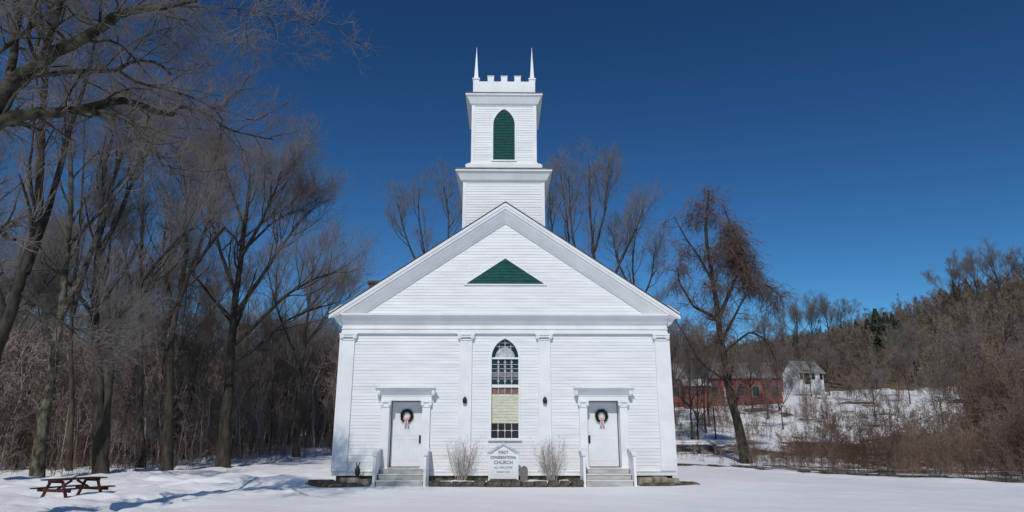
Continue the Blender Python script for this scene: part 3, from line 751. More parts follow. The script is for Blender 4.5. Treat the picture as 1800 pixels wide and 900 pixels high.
# solid wall behind the boards, with openings
y0 = 0
wallb = MB()
for (a, b, z0, z1) in [(-HW, -DX - DOORW - .01, .32, 3.0), (-DX + DOORW + .01, -WHW - .1, .32, 3.0), (DX + DOORW + .01, HW, .32, 3.0), (WHW + .1, DX - DOORW - .01, .32, 3.0), (-HW, -WHW - .1, 3.0, 5.8), (WHW + .1, HW, 3.0, 5.8), (-WHW - .1, WHW + .1, .32, WZ0)]:
    wallb.box(a, b, .002, .2, z0, z1)
ao = arch_outline(WHW + .02, WZ0, WSP, WRISE + .03, 12)
tri = lambda z: [(-(APEX - .62 - z) / SL, (APEX - .62 - z) / SL)]
clap(mb, 6.19, APEX - .66, tri)
wallb.prism([(-HW, 5.8), (HW, 5.8), (HW, 6.1), (0, APEX - .3), (-HW, 6.1)], .002, .2)
# strip above the arch
arch_in = [p for p in ao if p[1] >= WSP - .001]
for i in range(len(arch_in) - 1):
    (xa, za), (xb, zb) = arch_in[i], arch_in[i + 1]
    wallb.prism([(xa, za), (xb, zb), (xb, 5.8), (xa, 5.8)], .002, .2)
for s in (-1, 1): wallb.box(min(s * (WHW + .02), s * (WHW + .1)), max(s * (WHW + .02), s * (WHW + .1)), .002, .2, WZ0, 5.8)
front = mb.build('front_clapboards', M['paint'], C)
wallb.build('front_wall', M['paint'], C)
sd = MB()
for s in (-1, 1):
    if s > 0: clap(sd, .4, 5.75, lambda z: [(.25, LEN - .25)], off=(0, 1), o=(HW, 0))
    else: clap(sd, .4, 5.75, lambda z: [(-LEN + .25, -.25)], off=(0, -1), o=(-HW, 0))
    sd.box(min(s * HW, s * (HW - .2)), max(s * HW, s * (HW - .2)), .2, LEN, .32, 6.1)
sd.prism([(-HW, .32), (HW, .32), (HW, 6.1), (0, APEX - .3), (-HW, 6.1)], LEN - .2, LEN)
sd.build('side_walls', M['paint'], C)
# foundation
fb = MB()
fb.box(-HW + .08, HW - .08, .03, LEN - .05, -.3, .32)
fb.build('foundation', M['dstone'], C)  # shade of the recess below the siding is put into the darker stone colour
MB().box(-HW - .06, HW + .06, -.075, .0, .30, .43).box(-HW - .09, HW + .09, -.10, -.002, .43, .455).build('water_table', M['trim'], C)

# pilasters
def capital(mb, x, hw, z, y=-.09):
    mb.box(x - hw - .01, x + hw + .01, y - .03, -.0, z, z + .05)
    mb.box(x - hw - .03, x + hw + .03, y - .05, -.0, z + .12, z + .20)
    mb.box(x - hw - .10, x + hw + .10, y - .09, -.0, z + .20, z + .255)
    for s in (-1, 1):
        mb.cyl((x + s * (hw + .005), y - .075, z + .135), (x + s * (hw + .005), -.002, z + .135), .08, n=14)
        mb.cyl((x + s * (hw + .005), y - .095, z + .135), (x + s * (hw + .005), y - .075, z + .135), .026, n=10)
for x, hw in [(-HW + .235, .235), (-1.475, .235), (1.475, .235), (HW - .235, .235)]:
    p = MB().box(x - hw, x + hw, -.09, -.0, .457, 5.16).box(x - hw - .035, x + hw + .035, -.125, -.0, .457, .62).box(x - hw - .02, x + hw + .02, -.105, 0, .62, .65).build('pilaster', M['trim'], C, bevel=.006)
    cb = MB(); capital(cb, x, hw, 5.16); cb.build('capital', M['trim'], p)
for x in (-HW, HW):
    s = 1 if x > 0 else -1
    MB().box(min(x, x + s * .09), max(x, x + s * .09), -.09, .42, .457, 5.42).build('corner_board', M['trim'], C)

# frieze, entablature bands and cornice round the eaves
fr = MB(); fr.box(-HW - .04, HW + .04, -.12, -.0, 5.42, 5.50); fr.box(-HW - .02, HW + .02, -.10, -.0, 5.50, 5.80); fr.box(-HW - .05, HW + .05, -.135, -.0, 5.585, 5.615)
fr.build('frieze', M['trim'], C)
cn = MB()
# horizontal cornice across the front: profile (y, z)
prof = [(0, 5.72), (-.10, 5.72), (-.13, 5.76), (-.20, 5.82), (-.34, 6.0), (-.40, 6.05), (-PRJ, 6.06), (-PRJ, 6.13), (-.02, 6.18), (0, 6.18)]
cn.prism(prof, -HW - .02, HW + .02, 'x')
# eave cornices along the sides, mitred end over the front corner
zl = 6.13
eprof = [(0, 5.72), (.10, 5.72), (.13, 5.76), (.20, 5.82), (.34, 6.0), (.40, 6.05), (PRJ, 6.06), (PRJ, 6.17), (.0, 6.17 + PRJ * SL)]
for s in (-1, 1):
    n = len(eprof)
    vs = [(s * (HW + q), -q if q > 0 else -.0, z) for q, z in eprof] + [(s * (HW + q), LEN + .2, z) for q, z in eprof]
    # the mitre: front end follows the same projection towards the viewer
    vs[n - 1] = (s * HW, -PRJ, 6.17 + PRJ * SL)
    cn.add(vs, [tuple(range(n)), tuple(range(2 * n - 1, n - 1, -1))] + [(i, i + n, (i + 1) % n + n, (i + 1) % n) for i in range(n)])
cn.build('cornice', M['trim'], C)
# raking cornices
rk = MB()
cosA = 1 / sqrt(1 + SL * SL)
rprof = [(0., .02), (.58, .02), (.58, .0), (.60, -.10), (.55, -.13), (.47, -.22), (.24, -.385), (.19, -.42), (.185, -.44), (.12, -.45), (.105, -.475), (.0, -.485)]
rprof = [(.02, 0), (.585, 0), (.585, -.06), (.555, -.085), (.50, -.15), (.26, -.37), (.20, -.40), (.19, -.44), (.11, -.45), (.10, -.48), (.0, -.485)]
# entries are (d below the roof plane measured square to it, y)
def zroof(x, d): return APEX + .02 - abs(x) * SL - d / cosA
for s in (-1, 1):
    n = len(rprof); vs = []
    XE = HW + PRJ + .01
    for d, y in rprof: vs.append((0, y, zroof(0, d)))
    for d, y in rprof:
        # foot: plumb cut kept above the horizontal cornice
        xe = XE if d < .15 else min(XE, max((APEX + .02 - d / cosA - 6.16) / SL, 0) + 0)
        vs.append((s * xe, y, zroof(xe, d)))
    rk.add(vs, [tuple(range(n)), tuple(range(2 * n - 1, n - 1, -1))] + [(i, i + n, (i + 1) % n + n, (i + 1) % n) for i in range(n)])
rk.build('raking_cornice', M['trim'], C)
# roof
rf = MB()
for s in (-1, 1):
    XE = HW + PRJ + .04
    za = APEX + .04; zb = APEX + .04 - XE * SL
    rf.add([(0, -.50, za), (s * XE, -.50, zb), (s * XE, LEN + .3, zb), (0, LEN + .3, za), (0, -.50, za + .035), (s * XE, -.50, zb + .035), (s * XE, LEN + .3, zb + .035), (0, LEN + .3, za + .035)],
           [(0, 1, 2, 3), (4, 7, 6, 5), (0, 4, 5, 1), (1, 5, 6, 2), (2, 6, 7, 3)])
roof = rf.build('roof', M['shingle'], C)
MB().box(-6.06, -5.60, 3.8, 4.3, 6.2, 8.24).box(-6.13, -5.53, 3.74, 4.36, 8.24, 8.36).build('chimney', M['brick'], roof)

# gable vent
gz0, gz1, gw = 7.36, 8.38, 1.52
def inset_tri(z0, z1, w, k): return [(-w - k * 1.9, z0 - k), (w + k * 1.9, z0 - k), (0, z1 + k * 1.2)]
gv = MB()
gv.prism([(-gw, gz0), (gw, gz0), (0, gz1)], -.022, -.002)
k = 0
z = gz0 + .03
while z < gz1 - .04:
    hw = (gz1 - z) / (gz1 - gz0) * gw - .02
    hw2 = (gz1 - z - .05) / (gz1 - gz0) * gw - .02
    if hw2 > 0: gv.add([(-hw, -.055, z), (hw, -.055, z), (hw2, -.024, z + .05), (-hw2, -.024, z + .05), (-hw, -.024, z), (hw, -.024, z)], [(0, 1, 2, 3), (4, 5, 1, 0)])
    z += .06
g_ = gv.build('gable_vent', M['green'], C)
ou, inn = inset_tri(gz0, gz1, gw, .05), inset_tri(gz0, gz1, gw, 0)
MB().strip(inn + inn[:1], ou + ou[:1], -.06, -.0).build('vent_frame', M['trim'], g_)

# the lancet window
win = MB(); ins = arch_outline(WHW, WZ0, WSP, WRISE, 12); outs = arch_outline(WHW + .07, WZ0 - .0, WSP, WRISE + .09, 12)
win.strip(ins, outs, -.05, .1); win.box(-WHW - .11, WHW + .11, -.11, .1, WZ0 - .09, WZ0)
win.box(-WHW, WHW, .055, .09, 3.42, 3.53); win.box(-WHW, WHW, .055, .09, WSP - .045, WSP + .02)
W = win.build('lancet_window', M['trim'], C)
MB().box(-WHW, WHW, .13, .14, WZ0, WSP).build('glass', M['glass'], W)
MB().prism([(x, z) for x, z in arch_outline(WHW, WSP, WSP, WRISE, 12)][1:-1] , .10, .12).build('arch_panel', M['glass'], W)
MB().prism([(x, z) for x, z in arch_outline(.37, WSP, WSP, .42, 12)][1:-1], .085, .10).build('fan_light', M['fan'], W)
MB().box(-WHW, WHW, .118, .128, 3.80, 3.96).build('frosted_band', M['gglass'], W)
MB().box(-WHW, WHW, .118, .128, 3.18, 3.42).build('stained_band', M['bglass'], W)
sh_ = MB(); z = 2.13
while z < 3.17:
    sh_.add([(-WHW, .112, z), (WHW, .112, z), (WHW, .126, z + .105), (-WHW, .126, z + .105), (-WHW, .126, z), (WHW, .126, z)], [(0, 1, 2, 3), (4, 5, 1, 0)]); z += .1055
sh_.build('window_shade', M['shade'], W)
tr = MB()
def star(x, z, r=.052, t=.011):
    o_ = [(x - r, z), (x, z + r), (x + r, z), (x, z - r), (x - r, z)]; i_ = [(x + (a - x) * (1 - t * 1.8 / r), z + (b - z) * (1 - t * 1.8 / r)) for a, b in o_]
    tr.strip(i_, o_, .088, .104)
for i in (-1, 0, 1):
    x = i * .25
    tr.box(x - .009, x + .009, .092, .108, WZ0, 2.12); tr.box(x - .008, x + .008, .092, .108, 3.53, WSP - .05); tr.box(x - .008, x + .008, .092, .108, 3.2, 3.42)
    for z in (1.87, 3.66, 4.04, 4.20, 4.36): star(x, z)
for z in (1.87, 3.74, 3.98, 4.12, 4.28): tr.box(-WHW, WHW, .094, .106, z - .007, z + .007)
for i in (-1, 0, 1): tr.box(i * .22 - .008, i * .22 + .008, .072, .084, WSP + .02, WSP + arch_half(abs(i) * .22, WHW, WRISE) * 0 + (WRISE - .04 if i == 0 else .50))
for zz, hw in ((WSP + .42, .36), (WSP + .56, .22)): tr.box(-hw, hw, .074, .085, zz, zz + .014)
tr.build('tracery', M['lead'], W)

# doors, surrounds and hoods
def doorway(cx, hinge):
    d0 = empty_part = None
    su = MB(); yb = .42
    for s in (-1, 1):
        a, b = cx + s * (DOORW + .0), cx + s * (DOORW + .29)
        su.box(min(a, b), max(a, b), -.11, .0, .57, 2.70)
        su.box(min(a, b) - .03, max(a, b) + .03, -.14, .0, .457, .60)
        su.box(min(cx + s * DOORW, cx + s * (DOORW + .03)), max(cx + s * DOORW, cx + s * (DOORW + .03)), 0, yb, .5, 2.92)
    su.box(cx - .93, cx + .93, -.13, .0, 2.93, 3.13)
    su.box(cx - DOORW - .03, cx + DOORW + .03, 0, yb, 2.93, 2.99)
    su.box(cx - .96, cx + .96, -.155, 0, 3.10, 3.13)
    sur = su.build('door_surround', M['trim'], C, bevel=.004)
    for s in (-1, 1):
        cp = MB()
        x = cx + s * (DOORW + .145); hw = .145
        cp.box(x - hw - .01, x + hw + .01, -.14, 0, 2.70, 2.74); cp.box(x - hw - .06, x + hw + .06, -.18, 0, 2.87, 2.93); cp.box(x - hw + .01, x + hw - .01, -.13, 0, 2.74, 2.87)
        for q in (-1, 1): cp.cyl((x + q * (hw + .0), -.175, 2.81), (x + q * (hw + .0), -.01, 2.81), .060, n=12)
        cp.build('capital', M['trim'], sur)
    hd = MB(); pr = [(0, 3.131), (-.16, 3.131), (-.18, 3.15), (-.40, 3.37), (-.42, 3.37), (-.42, 3.40), (-.02, 3.47), (0, 3.47)]
    n = len(pr)
    L = [(cx - .93 + y * .5 - .0, y, z) for y, z in pr]; Rr = [(cx + .93 - y * .5, y, z) for y, z in pr]
    hd.add(L + Rr, [tuple(range(n)), tuple(range(2 * n - 1, n - 1, -1))] + [(i, i + n, (i + 1) % n + n, (i + 1) % n) for i in range(n)])
    for s in (-1, 1): hd.lathe((cx + s * 1.0, -.27, 3.10), [(.015, 0), (.05, .02), (.07, .07), (.07, .12), (.06, .30)], 12)
    hd.build('hood', M['trim'], sur)
    dm = MB(); dm.box(cx - DOORW + .03, cx + DOORW - .03, yb - .05, yb, .60, 2.90)
    dd = dm.build('door', M['door'], C)
    pn = MB()
    for (z0, z1) in ((.80, 1.58), (1.70, 2.72)):
        for s in (-1, 1):
            x0, x1 = sorted((cx + s * .06, cx + s * .46))
            i_ = [(x0 + .03, z0 + .03), (x1 - .03, z0 + .03), (x1 - .03, z1 - .03), (x0 + .03, z1 - .03), (x0 + .03, z0 + .03)]
            o_ = [(x0, z0), (x1, z0), (x1, z1), (x0, z1), (x0, z0)]
            pn.strip(i_, o_, yb - .058, yb - .048)
    pn.build('panel_moulding', M['door'], dd)
    hx = cx + hinge * .49
    MB().box(hx - .035, hx + .035, yb - .068, yb - .052, 1.42, 1.70).cyl((hx, yb - .12, 1.5), (hx, yb - .06, 1.5), .03).box(hx - .016, hx + .016, yb - .13, yb - .105, 1.44, 1.64).build('handle', M['black'], dd)
    MB().box(cx - DOORW + .03, cx + DOORW - .03, .0, yb, .50, .585).build('threshold', M['wood_step'], dd)
    # steps
    stp = MB()
    for k, (z1, yf) in enumerate([(.19, -1.05), (.38, -.72), (.555, -.39)]):
        stp.box(cx - .80, cx + .80, yf + .03, -.142, max(z1 - .19, -.1), z1 - .035)
    steps = stp.build('entrance_steps', M['wood_step'], C)
    for k, (z1, yf) in enumerate([(.19, -1.05), (.38, -.72), (.555, -.39)]):
        MB().box(cx - .82, cx + .82, yf, (yf + .35) if k < 2 else -.143, z1 - .034, z1).build('tread', M['tread'], steps, bevel=.006)
    for s in (-1, 1):
        x0, x1 = sorted((cx + s * .83, cx + s * .92))
        rl = MB(); rl.prism([(-.15, -.1), (-1.12, -.1), (-1.12, 1.02), (-.95, 1.10), (-.5, 1.16), (-.15, 1.2)], x0, x1, 'x')
        m_ = (x0 + x1) / 2
        rl.prism([(-.142, 1.203), (-.5, 1.163), (-.95, 1.103), (-1.17, 1.01), (-1.17, 1.05), (-.95, 1.15), (-.5, 1.21), (-.142, 1.25)], m_ - .085, m_ + .085, 'x')
        rl.prism([(m_ - .085, 1.05), (m_ + .085, 1.05), (m_, 1.135)], -1.18, -1.02)
        rl.build('side_rail', M['trim'], steps, bevel=.004)
doorway(-DX, 1); doorway(DX, -1)

# wall lamps
for s in (-1, 1):
    x = s * 1.475
    l = MB().box(x - .05, x + .05, -.105, -.09, 2.84, 3.04).lathe((x, -.17, 2.82), [(.03, 0), (.075, .03), (.085, .13), (.06, .20), (.02, .25)], 12).box(x - .012, x + .012, -.16, -.1, 2.99, 3.02).build('wall_lamp', M['black'], C)

# tower: lower stage
TC = (TX, 1.2 + 1.70)
t1 = MB(); h1 = 1.70
for (off, o_) in [((1, 0), (TC[0], TC[1] - h1)), ((0, 1), (TC[0] + h1, TC[1])), ((-1, 0), (TC[0], TC[1] + h1)), ((0, -1), (TC[0] - h1, TC[1]))]:
    clap(t1, 9.2, 12.1, lambda z: [(-h1 + .1, h1 - .1)], off=off, o=o_)
t1.ring(h1 - .003, h1 - .003, TC[0], TC[1], [(0, 8.6), (0, 12.5)])
T1 = t1.build('tower_base', M['paint'], C)
cb = MB()
for sx in (-1, 1):
    for sy in (-1, 1):
        x, y = TC[0] + sx * (h1 - .04), TC[1] + sy * (h1 - .04); MB().box(x - .065, x + .065, y - .065, y + .065, 8.8, 12.04).build('corner_board', M['trim'], T1)
MB().ring(h1, h1, TC[0], TC[1], [(.02, 12.02), (.05, 12.06), (.12, 12.12), (.26, 12.40), (.32, 12.45), (.34, 12.45), (.34, 12.53)]).build('cornice', M['trim'], T1)
MB().ring(h1, h1, TC[0], TC[1], [(.37, 12.532), (.37, 12.56), (.0, 12.72), (-.2, 12.74)]).build('skirt_roof', M['flash'], T1)
# belfry
h2 = 1.385; 
t2 = MB(); yF = TC[1] - h2
LZ0, LSP, LR, LW = 13.20, 14.86, .78, .47
def bspans(z):
    if LZ0 - .1 < z < LSP: hw = LW + .02
    elif LSP <= z < LSP + LR: hw = arch_half(z - LSP, LW, LR) + .02
    else: return [(-h2 + .1, 0), (0, h2 - .1)]
    return [(-h2 + .1, -hw), (hw, h2 - .1)]
sides = [((1, 0), (TC[0], TC[1] - h2)), ((0, 1), (TC[0] + h2, TC[1])), ((-1, 0), (TC[0], TC[1] + h2)), ((0, -1), (TC[0] - h2, TC[1]))]
for (off, o_) in sides:
    for a, b in [(12.95, 13.10), (13.10, LSP), (LSP, LSP + LR), (LSP + LR, 15.86)]:
        clap(t2, a, b, bspans, off=off, o=o_)
t2.ring(h2 - .003, h2 - .003, TC[0], TC[1], [(0, 12.72), (0, 16.2)])
T2 = t2.build('belfry', M['paint'], C)
cb = MB()
for sx in (-1, 1):
    for sy in (-1, 1):
        x, y = TC[0] + sx * (h2 - .03), TC[1] + sy * (h2 - .03); MB().box(x - .07, x + .07, y - .07, y + .07, 12.9, 15.80).build('corner_board', M['trim'], T2)
MB().ring(h2, h2, TC[0], TC[1], [(.26, 12.76), (.26, 12.90), (.22, 12.93), (.17, 12.99), (.08, 13.03), (.06, 13.09), (.02, 13.11)]).build('base_moulding', M['trim'], T2)
for k, (off, o_) in enumerate(sides):
    lv = MB(); xs = lambda a, d, z: (o_[0] + off[0] * a + off[1] * d, o_[1] + off[1] * a - off[0] * d, z)
    z = LZ0
    while z < LSP + LR - .05:
        hw = LW if z < LSP else arch_half(z - LSP, LW, LR); hw2 = LW if z + .07 < LSP else arch_half(z + .07 - LSP, LW, LR)
        lv.add([xs(-hw, .045, z), xs(hw, .045, z), xs(hw2, .004, z + .07), xs(-hw2, .004, z + .07), xs(-hw, .002, z), xs(hw, .002, z)], [(0, 1, 2, 3), (4, 5, 1, 0)]); z += .075
    lo = lv.build('louvered_vent', M['green'], T2)
    i_ = arch_outline(LW, LZ0, LSP, LR); o2 = arch_outline(LW + .06, LZ0, LSP, LR + .08); f = MB(); n = len(i_)
    vs = [xs(x, .06, z) for x, z in i_] + [xs(x, .06, z) for x, z in o2] + [xs(x, .0, z) for x, z in i_] + [xs(x, .0, z) for x, z in o2]; fs = []
    for i in range(n - 1): fs += [(i, i + 1, n + i + 1, n + i), (i, 2 * n + i, 2 * n + i + 1, i + 1), (n + i, n + i + 1, 3 * n + i + 1, 3 * n + i)]
    f.add(vs, fs); f.add([xs(-LW - .09, .08, LZ0 - .06), xs(LW + .09, .08, LZ0 - .06), xs(LW + .09, .08, LZ0), xs(-LW - .09, .08, LZ0), xs(-LW - .09, 0, LZ0 - .06), xs(LW + .09, 0, LZ0 - .06), xs(LW + .09, 0, LZ0), xs(-LW - .09, 0, LZ0)], [(0, 1, 2, 3), (0, 4, 5, 1), (3, 2, 6, 7), (0, 3, 7, 4), (1, 5, 6, 2)])
    f.build('vent_casing', M['trim'], T2)
MB().ring(h2, h2, TC[0], TC[1], [(.02, 15.76), (.04, 15.80), (.11, 15.86), (.24, 16.13), (.28, 16.19), (.31, 16.19), (.31, 16.27)]).build('cornice', M['trim'], T2)
MB().ring(h2, h2, TC[0], TC[1], [(.34, 16.272), (.34, 16.30), (.06, 16.40), (-.2, 16.42)]).build('skirt_roof', M['flash'], T2)
# parapet with battlements
h3 = 1.375; pp = MB()
PZ0, PZ1, PZ2 = 16.38, 17.02, 17.27
w_ = .10
for k in range(4):
    for (a, b, z0, z1) in [(-h3, h3, PZ0, PZ1), (-.74, -.46, PZ1, PZ2), (-.14, .14, PZ1, PZ2), (.46, .74, PZ1, PZ2)]:
        if k % 2 == 0:
            y = TC[1] + (-h3 if k == 0 else h3 - w_); pp.box(TC[0] + a, TC[0] + b, y, y + w_, z0, z1)
            if z0 > PZ0: pp.box(TC[0] + a - .02, TC[0] + b + .02, y - .02, y + w_ + .02, z1, z1 + .03)
        else:
            x = TC[0] + (-h3 if k == 1 else h3 - w_); e = w_ + .001 if z0 == PZ0 else 0; pp.box(x, x + w_, TC[1] + a + e, TC[1] + b - e, z0, z1)
            if z0 > PZ0: pp.box(x - .02, x + w_ + .02, TC[1] + a - .02, TC[1] + b + .02, z1, z1 + .03)
PP = pp.build('parapet', M['trim'], C)
for s in (-1, 1):
    x, y = TC[0] + s * (h3 - .12), TC[1] - h3 + .12
    b_ = MB().ring(.13, .13, x, y, [(0, PZ0 + .01), (0, 17.10), (.035, 17.12), (.035, 17.17), (0, 17.18)]).build('corner_post', M['trim'], PP)
    MB().ring(.0, .0, x, y, [(.11, 17.182), (.085, 17.32), (.012, 18.62), (.006, 18.82)]).build('pinnacle', M['trim'], PP)

# ------------------------------------------------------------------ things by the church
import bmesh
def wreath(cx, label):
    t = empty('wreath', (cx, .30, 2.40), label, 'wreath', 'wreaths on the church doors')
    g = np.random.default_rng(4); N = 900; a = g.uniform(0, 6.28, N)
    b = np.stack([np.cos(a) * .19, np.zeros(N), np.sin(a) * .19], -1) + g.normal(size=(N, 3)) * .014
    d = g.normal(size=(N, 3)); d += .6 * np.stack([-np.sin(a), 0 * a, np.cos(a)], -1); d /= np.linalg.norm(d, axis=1, keepdims=True)
    P = np.stack([b, b + d * .045, b + d * .075], 1); R = np.stack([np.full(N, .006), np.full(N, .006), np.full(N, .002)], -1)
    V, Q = tubes(P, R, 3); np_mesh('needles', V, Q, M['wreath'], t)
    bo = MB()
    for s in (-1, 1):
        bo.prism([(0, -.10), (s * .10, -.04), (s * .11, -.15), (0, -.12)], -.085, -.065)
        bo.prism([(s * .005, -.11), (s * .055, -.12), (s * .10, -.36), (s * .06, -.34), (s * .02, -.37)], -.075, -.06)
    bo.prism([(-.03, -.08), (.03, -.08), (.03, -.14), (-.03, -.14)], -.10, -.06)
    bo.build('bow', M['bow'], t)
    return t
wreath(-DX + .03, 'dark green wreath with a pink bow on the left church door')
wreath(DX + .03 - .0, 'dark green wreath with a pink bow on the right church door')

# the notice sign
sg = empty('church_sign', (.0, -.62, .22), 'white gabled notice board with black lettering under the tall window', 'sign')
MB().box(-.47, .47, -.03, .03, .0, .86).prism([(-.47, .862), (.47, .862), (0, 1.16)], -.03, .03).build('board', M['trim'], sg, bevel=.004)
rfm = MB()
for s in (-1, 1): rfm.prism([(0, 1.165), (s * .56, .82), (s * .56, .89), (0, 1.25)], -.10, .05)
rfm.build('board_roof', M['fan'], sg)
for s in (-1, 1): MB().box(s * .50 - .03, s * .50 + .03, -.03, .03, -.3, .80).build('post', M['trim'], sg)
def text(body, size, z, sx=1., parent=sg, bold=.0):
    cu = bpy.data.curves.new('lettering', 'FONT'); cu.body = body; cu.size = size; cu.align_x = 'CENTER'; cu.extrude = .004; cu.offset = bold
    o = bpy.data.objects.new('lettering', cu); col.objects.link(o); cu.materials.append(M['letters'])
    bpy.context.view_layer.update()
    me = bpy.data.meshes.new_from_object(o); bpy.data.objects.remove(o)
    o = bpy.data.objects.new('lettering', me); col.objects.link(o)
    o.parent = parent; o.location = (0, -.036, z); o.rotation_euler = (pi / 2, 0, 0); o.scale = (sx, 1, 1)
    return o
text('FIRST', .15, .84, 1.0, bold=.002)
text('CONGREGATIONAL', .135, .68, .74, bold=.004)
text('CHURCH', .16, .50, 1., bold=.003)
text('ALL WELCOME', .10, .35, .95)
text('SUNDAY 10 AM', .075, .21, .9)
pl = empty('planter', (.02, -.85, .0), 'low dark brick planter at the foot of the notice board', 'planter')
MB().box(-.50, .50, -.14, .14, -.1, .20).build('box', M['brick'], pl, bevel=.015)
MB().box(-.44, .44, -.10, .10, .19, .215).build('earth', M['soil'], pl)
mk = MB(); mk.prism([(-.13, 0), (.13, 0), (.13, .36), (.08, .46), (0, .50), (-.08, .46), (-.13, .36)], -.05, .05)  # upright grey slab with a rounded top
o = mk.build('grey_slab', M['roofgrey'], bevel=.01); o.location = (.72, -.52, .15); o.rotation_euler = (0, .06, .5); tag(o, 'small round topped grey slab right of the notice board', 'stone')

# snow bed between the steps, with its edging stones
def heap(name, outline_fn, x0, x1, y0, y1, m, hgt, label=None, kind='structure', cat=None, nx=70, ny=14, zb=-.15, rough=.03, seed=1):
    g = np.random.default_rng(seed)
    X = np.linspace(x0, x1, nx); Yv = np.linspace(0, 1, ny); V = []
    for x in X:
        ya, yb = outline_fn(x)
        for t in Yv:
            y = ya + (yb - ya) * t
            e = min(1, (x - x0) / .3, (x1 - x) / .3, t / .18 if t < .5 else 9)
            V.append((x, y, zb + (hgt - zb) * max(0, e) ** .5 + float(fnoise(np.array(x), np.array(y), .8, 3, seed)) * rough * (e > .2)))
    V = np.array(V); i = np.arange(ny - 1)[None, :] + np.arange(nx - 1)[:, None] * ny
    Q = np.stack([i, i + ny, i + ny + 1, i + 1], -1).reshape(-1, 4)
    o = np_mesh(name, V, Q, m, smooth=True)
    if label: tag(o, label, cat)
    tag(o, kind=kind); return o
heap('snow', lambda x: (-1.05, .02), -2.62, 2.62, 0, 0, M['snow'], .14, seed=2)
heap('soil', lambda x: (-1.30 - .25 * sin(x * 2.1 + 1), .02 if x > -6.1 else .5), -7.05, -4.62, 0, 0, M['soil'], .12, seed=3, rough=.05)
heap('soil', lambda x: (-1.05 + .55 * max(0, (x - 5.8)) ** 1.0 * .6, -.0 if x < 6.1 else -.35), 4.64, 7.1, 0, 0, M['soil'], .10, seed=4, rough=.05)

def rock(name, c, r, m, label, cat, group, seed):
    g = np.random.default_rng(seed); bm = bmesh.new(); bmesh.ops.create_icosphere(bm, subdivisions=3, radius=1)
    ph = g.uniform(0, 6, 9)
    for v in bm.verts:
        p = v.co; f = 1 + .16 * sin(p.x * 2.3 + ph[0]) * sin(p.y * 2.7 + ph[1]) + .12 * sin(p.z * 4 + ph[2] + p.x * 2) + .06 * sin(p.x * 9 + ph[3]) * sin(p.y * 8 + p.z * 7 + ph[4])
        q = [max(-.72, min(.72, t)) for t in (p.x * f, p.y * f, p.z * f)]
        v.co = (q[0] * r[0] / .72, q[1] * r[1] / .72, q[2] * r[2] / .72)
    me = bpy.data.meshes.new(name); bm.to_mesh(me); bm.free(); me.materials.append(m); me.shade_smooth()
    o = bpy.data.objects.new(name, me); col.objects.link(o); o.location = c; o.rotation_euler = (0, 0, g.uniform(-.2, .2)); return tag(o, label, cat, group)
x = -2.55; k = 0
while x < 2.6:
    w = random.uniform(.14, .27)
    rock('edging_stone', (x + w, -1.12 - .10 * cos(x * .9) + random.uniform(-.03, .03), .05), (w, .13, random.uniform(.11, .16)), M['dstone'], 'dark damp stone in the edging of the snowy bed between the steps', 'stone', 'edging stones of the front bed', 300 + k)
    x += 2 * w + random.uniform(.0, .03); k += 1
for i, (x, y, r, lab) in enumerate([(-5.35, -.75, (.30, .2, .17), 'rounded tan stone against the foundation left of the left steps'), (-4.85, -.85, (.22, .18, .13), 'small tan stone tight beside the left steps'),
                                  (-6.35, -.95, (.34, .24, .12), 'flat dark stone at the left corner of the church'), (5.0, -.55, (.26, .2, .17), 'tan stone just right of the right steps'),
                                  (5.55, -.5, (.33, .22, .19), 'largest tan stone at the foundation right of the right steps'), (6.0, -.55, (.2, .18, .14), 'stone at the right front corner of the church')]):
    rock('stone', (x, y, .1), r, M['stone'] if 'dark' not in lab else M['dstone'], lab, 'stone', None, 330 + i)

# black forked post
fp = empty('iron_post', (-5.14, -.5, .05), 'short black iron post with a forked top left of the left steps', 'post')
MB().lathe((0, 0, 0), [(.10, 0), (.10, .04), (.075, .06), (.07, .30), (.085, .34), (.095, .46), (.06, .56), (.045, .60)], 14).build('body', M['black'], fp, smooth=True)
for s in (-1, 1): MB().cyl((s * .02, 0, .58), (s * .075, 0, .74), .022, .012).build('prong', M['black'], fp)

# the two pale shrubs
def shrub(x, y, label, seed, lean=0.):
    g = Grow(seed); N = 30; a = g.r.uniform(0, 6.28, N); rr = g.r.uniform(0, .16, N)
    b = np.stack([np.cos(a) * rr, np.sin(a) * rr * .7, np.full(N, -.05)], -1)
    sp = g.r.uniform(.05, .5, N); D = np.stack([np.cos(a) * sp + lean, np.sin(a) * sp * .6, np.ones(N)], -1); D /= np.linalg.norm(D, axis=1, keepdims=True)
    L = g.r.uniform(.7, 1.55, N); K = 6; P = np.empty((N, K, 3)); P[:, 0] = b
    for k in range(1, K): D = D + g.r.normal(size=D.shape) * .07; D /= np.linalg.norm(D, axis=1, keepdims=True); P[:, k] = P[:, k - 1] + D * (L / (K - 1))[:, None]
    R = np.linspace(.0085, .0035, K)[None].repeat(N, 0); out = [tubes(P, R, 4)]
    P2, R2 = g.children(P, R, 6, .38, ang=(18, 45), up=.05, K=4, wob=.15, t0=.25, rad=.6, rmin=.0032); 
    t = empty('shrub', (x, y, .15), label, 'shrub', 'bare shrubs before the church wall')
    V, Q = merge(out); np_mesh('stems', V, Q, M['tan'], t)
    P3, R3 = g.children(P2, R2, 3, .18, ang=(18, 45), up=.05, K=3, wob=.15, t0=.25, rad=.8, rmin=.0028)
    V, Q = merge([tubes(P2, R2, 3), tubes(P3, R3, 3)]); np_mesh('twigs', V, Q, M['tan'], t)
shrub(-1.50, -.48, 'pale tan bare shrub between the left steps and the notice board', 61)
shrub(1.72, -.48, 'pale tan bare shrub between the notice board and the right steps', 62, -.06)

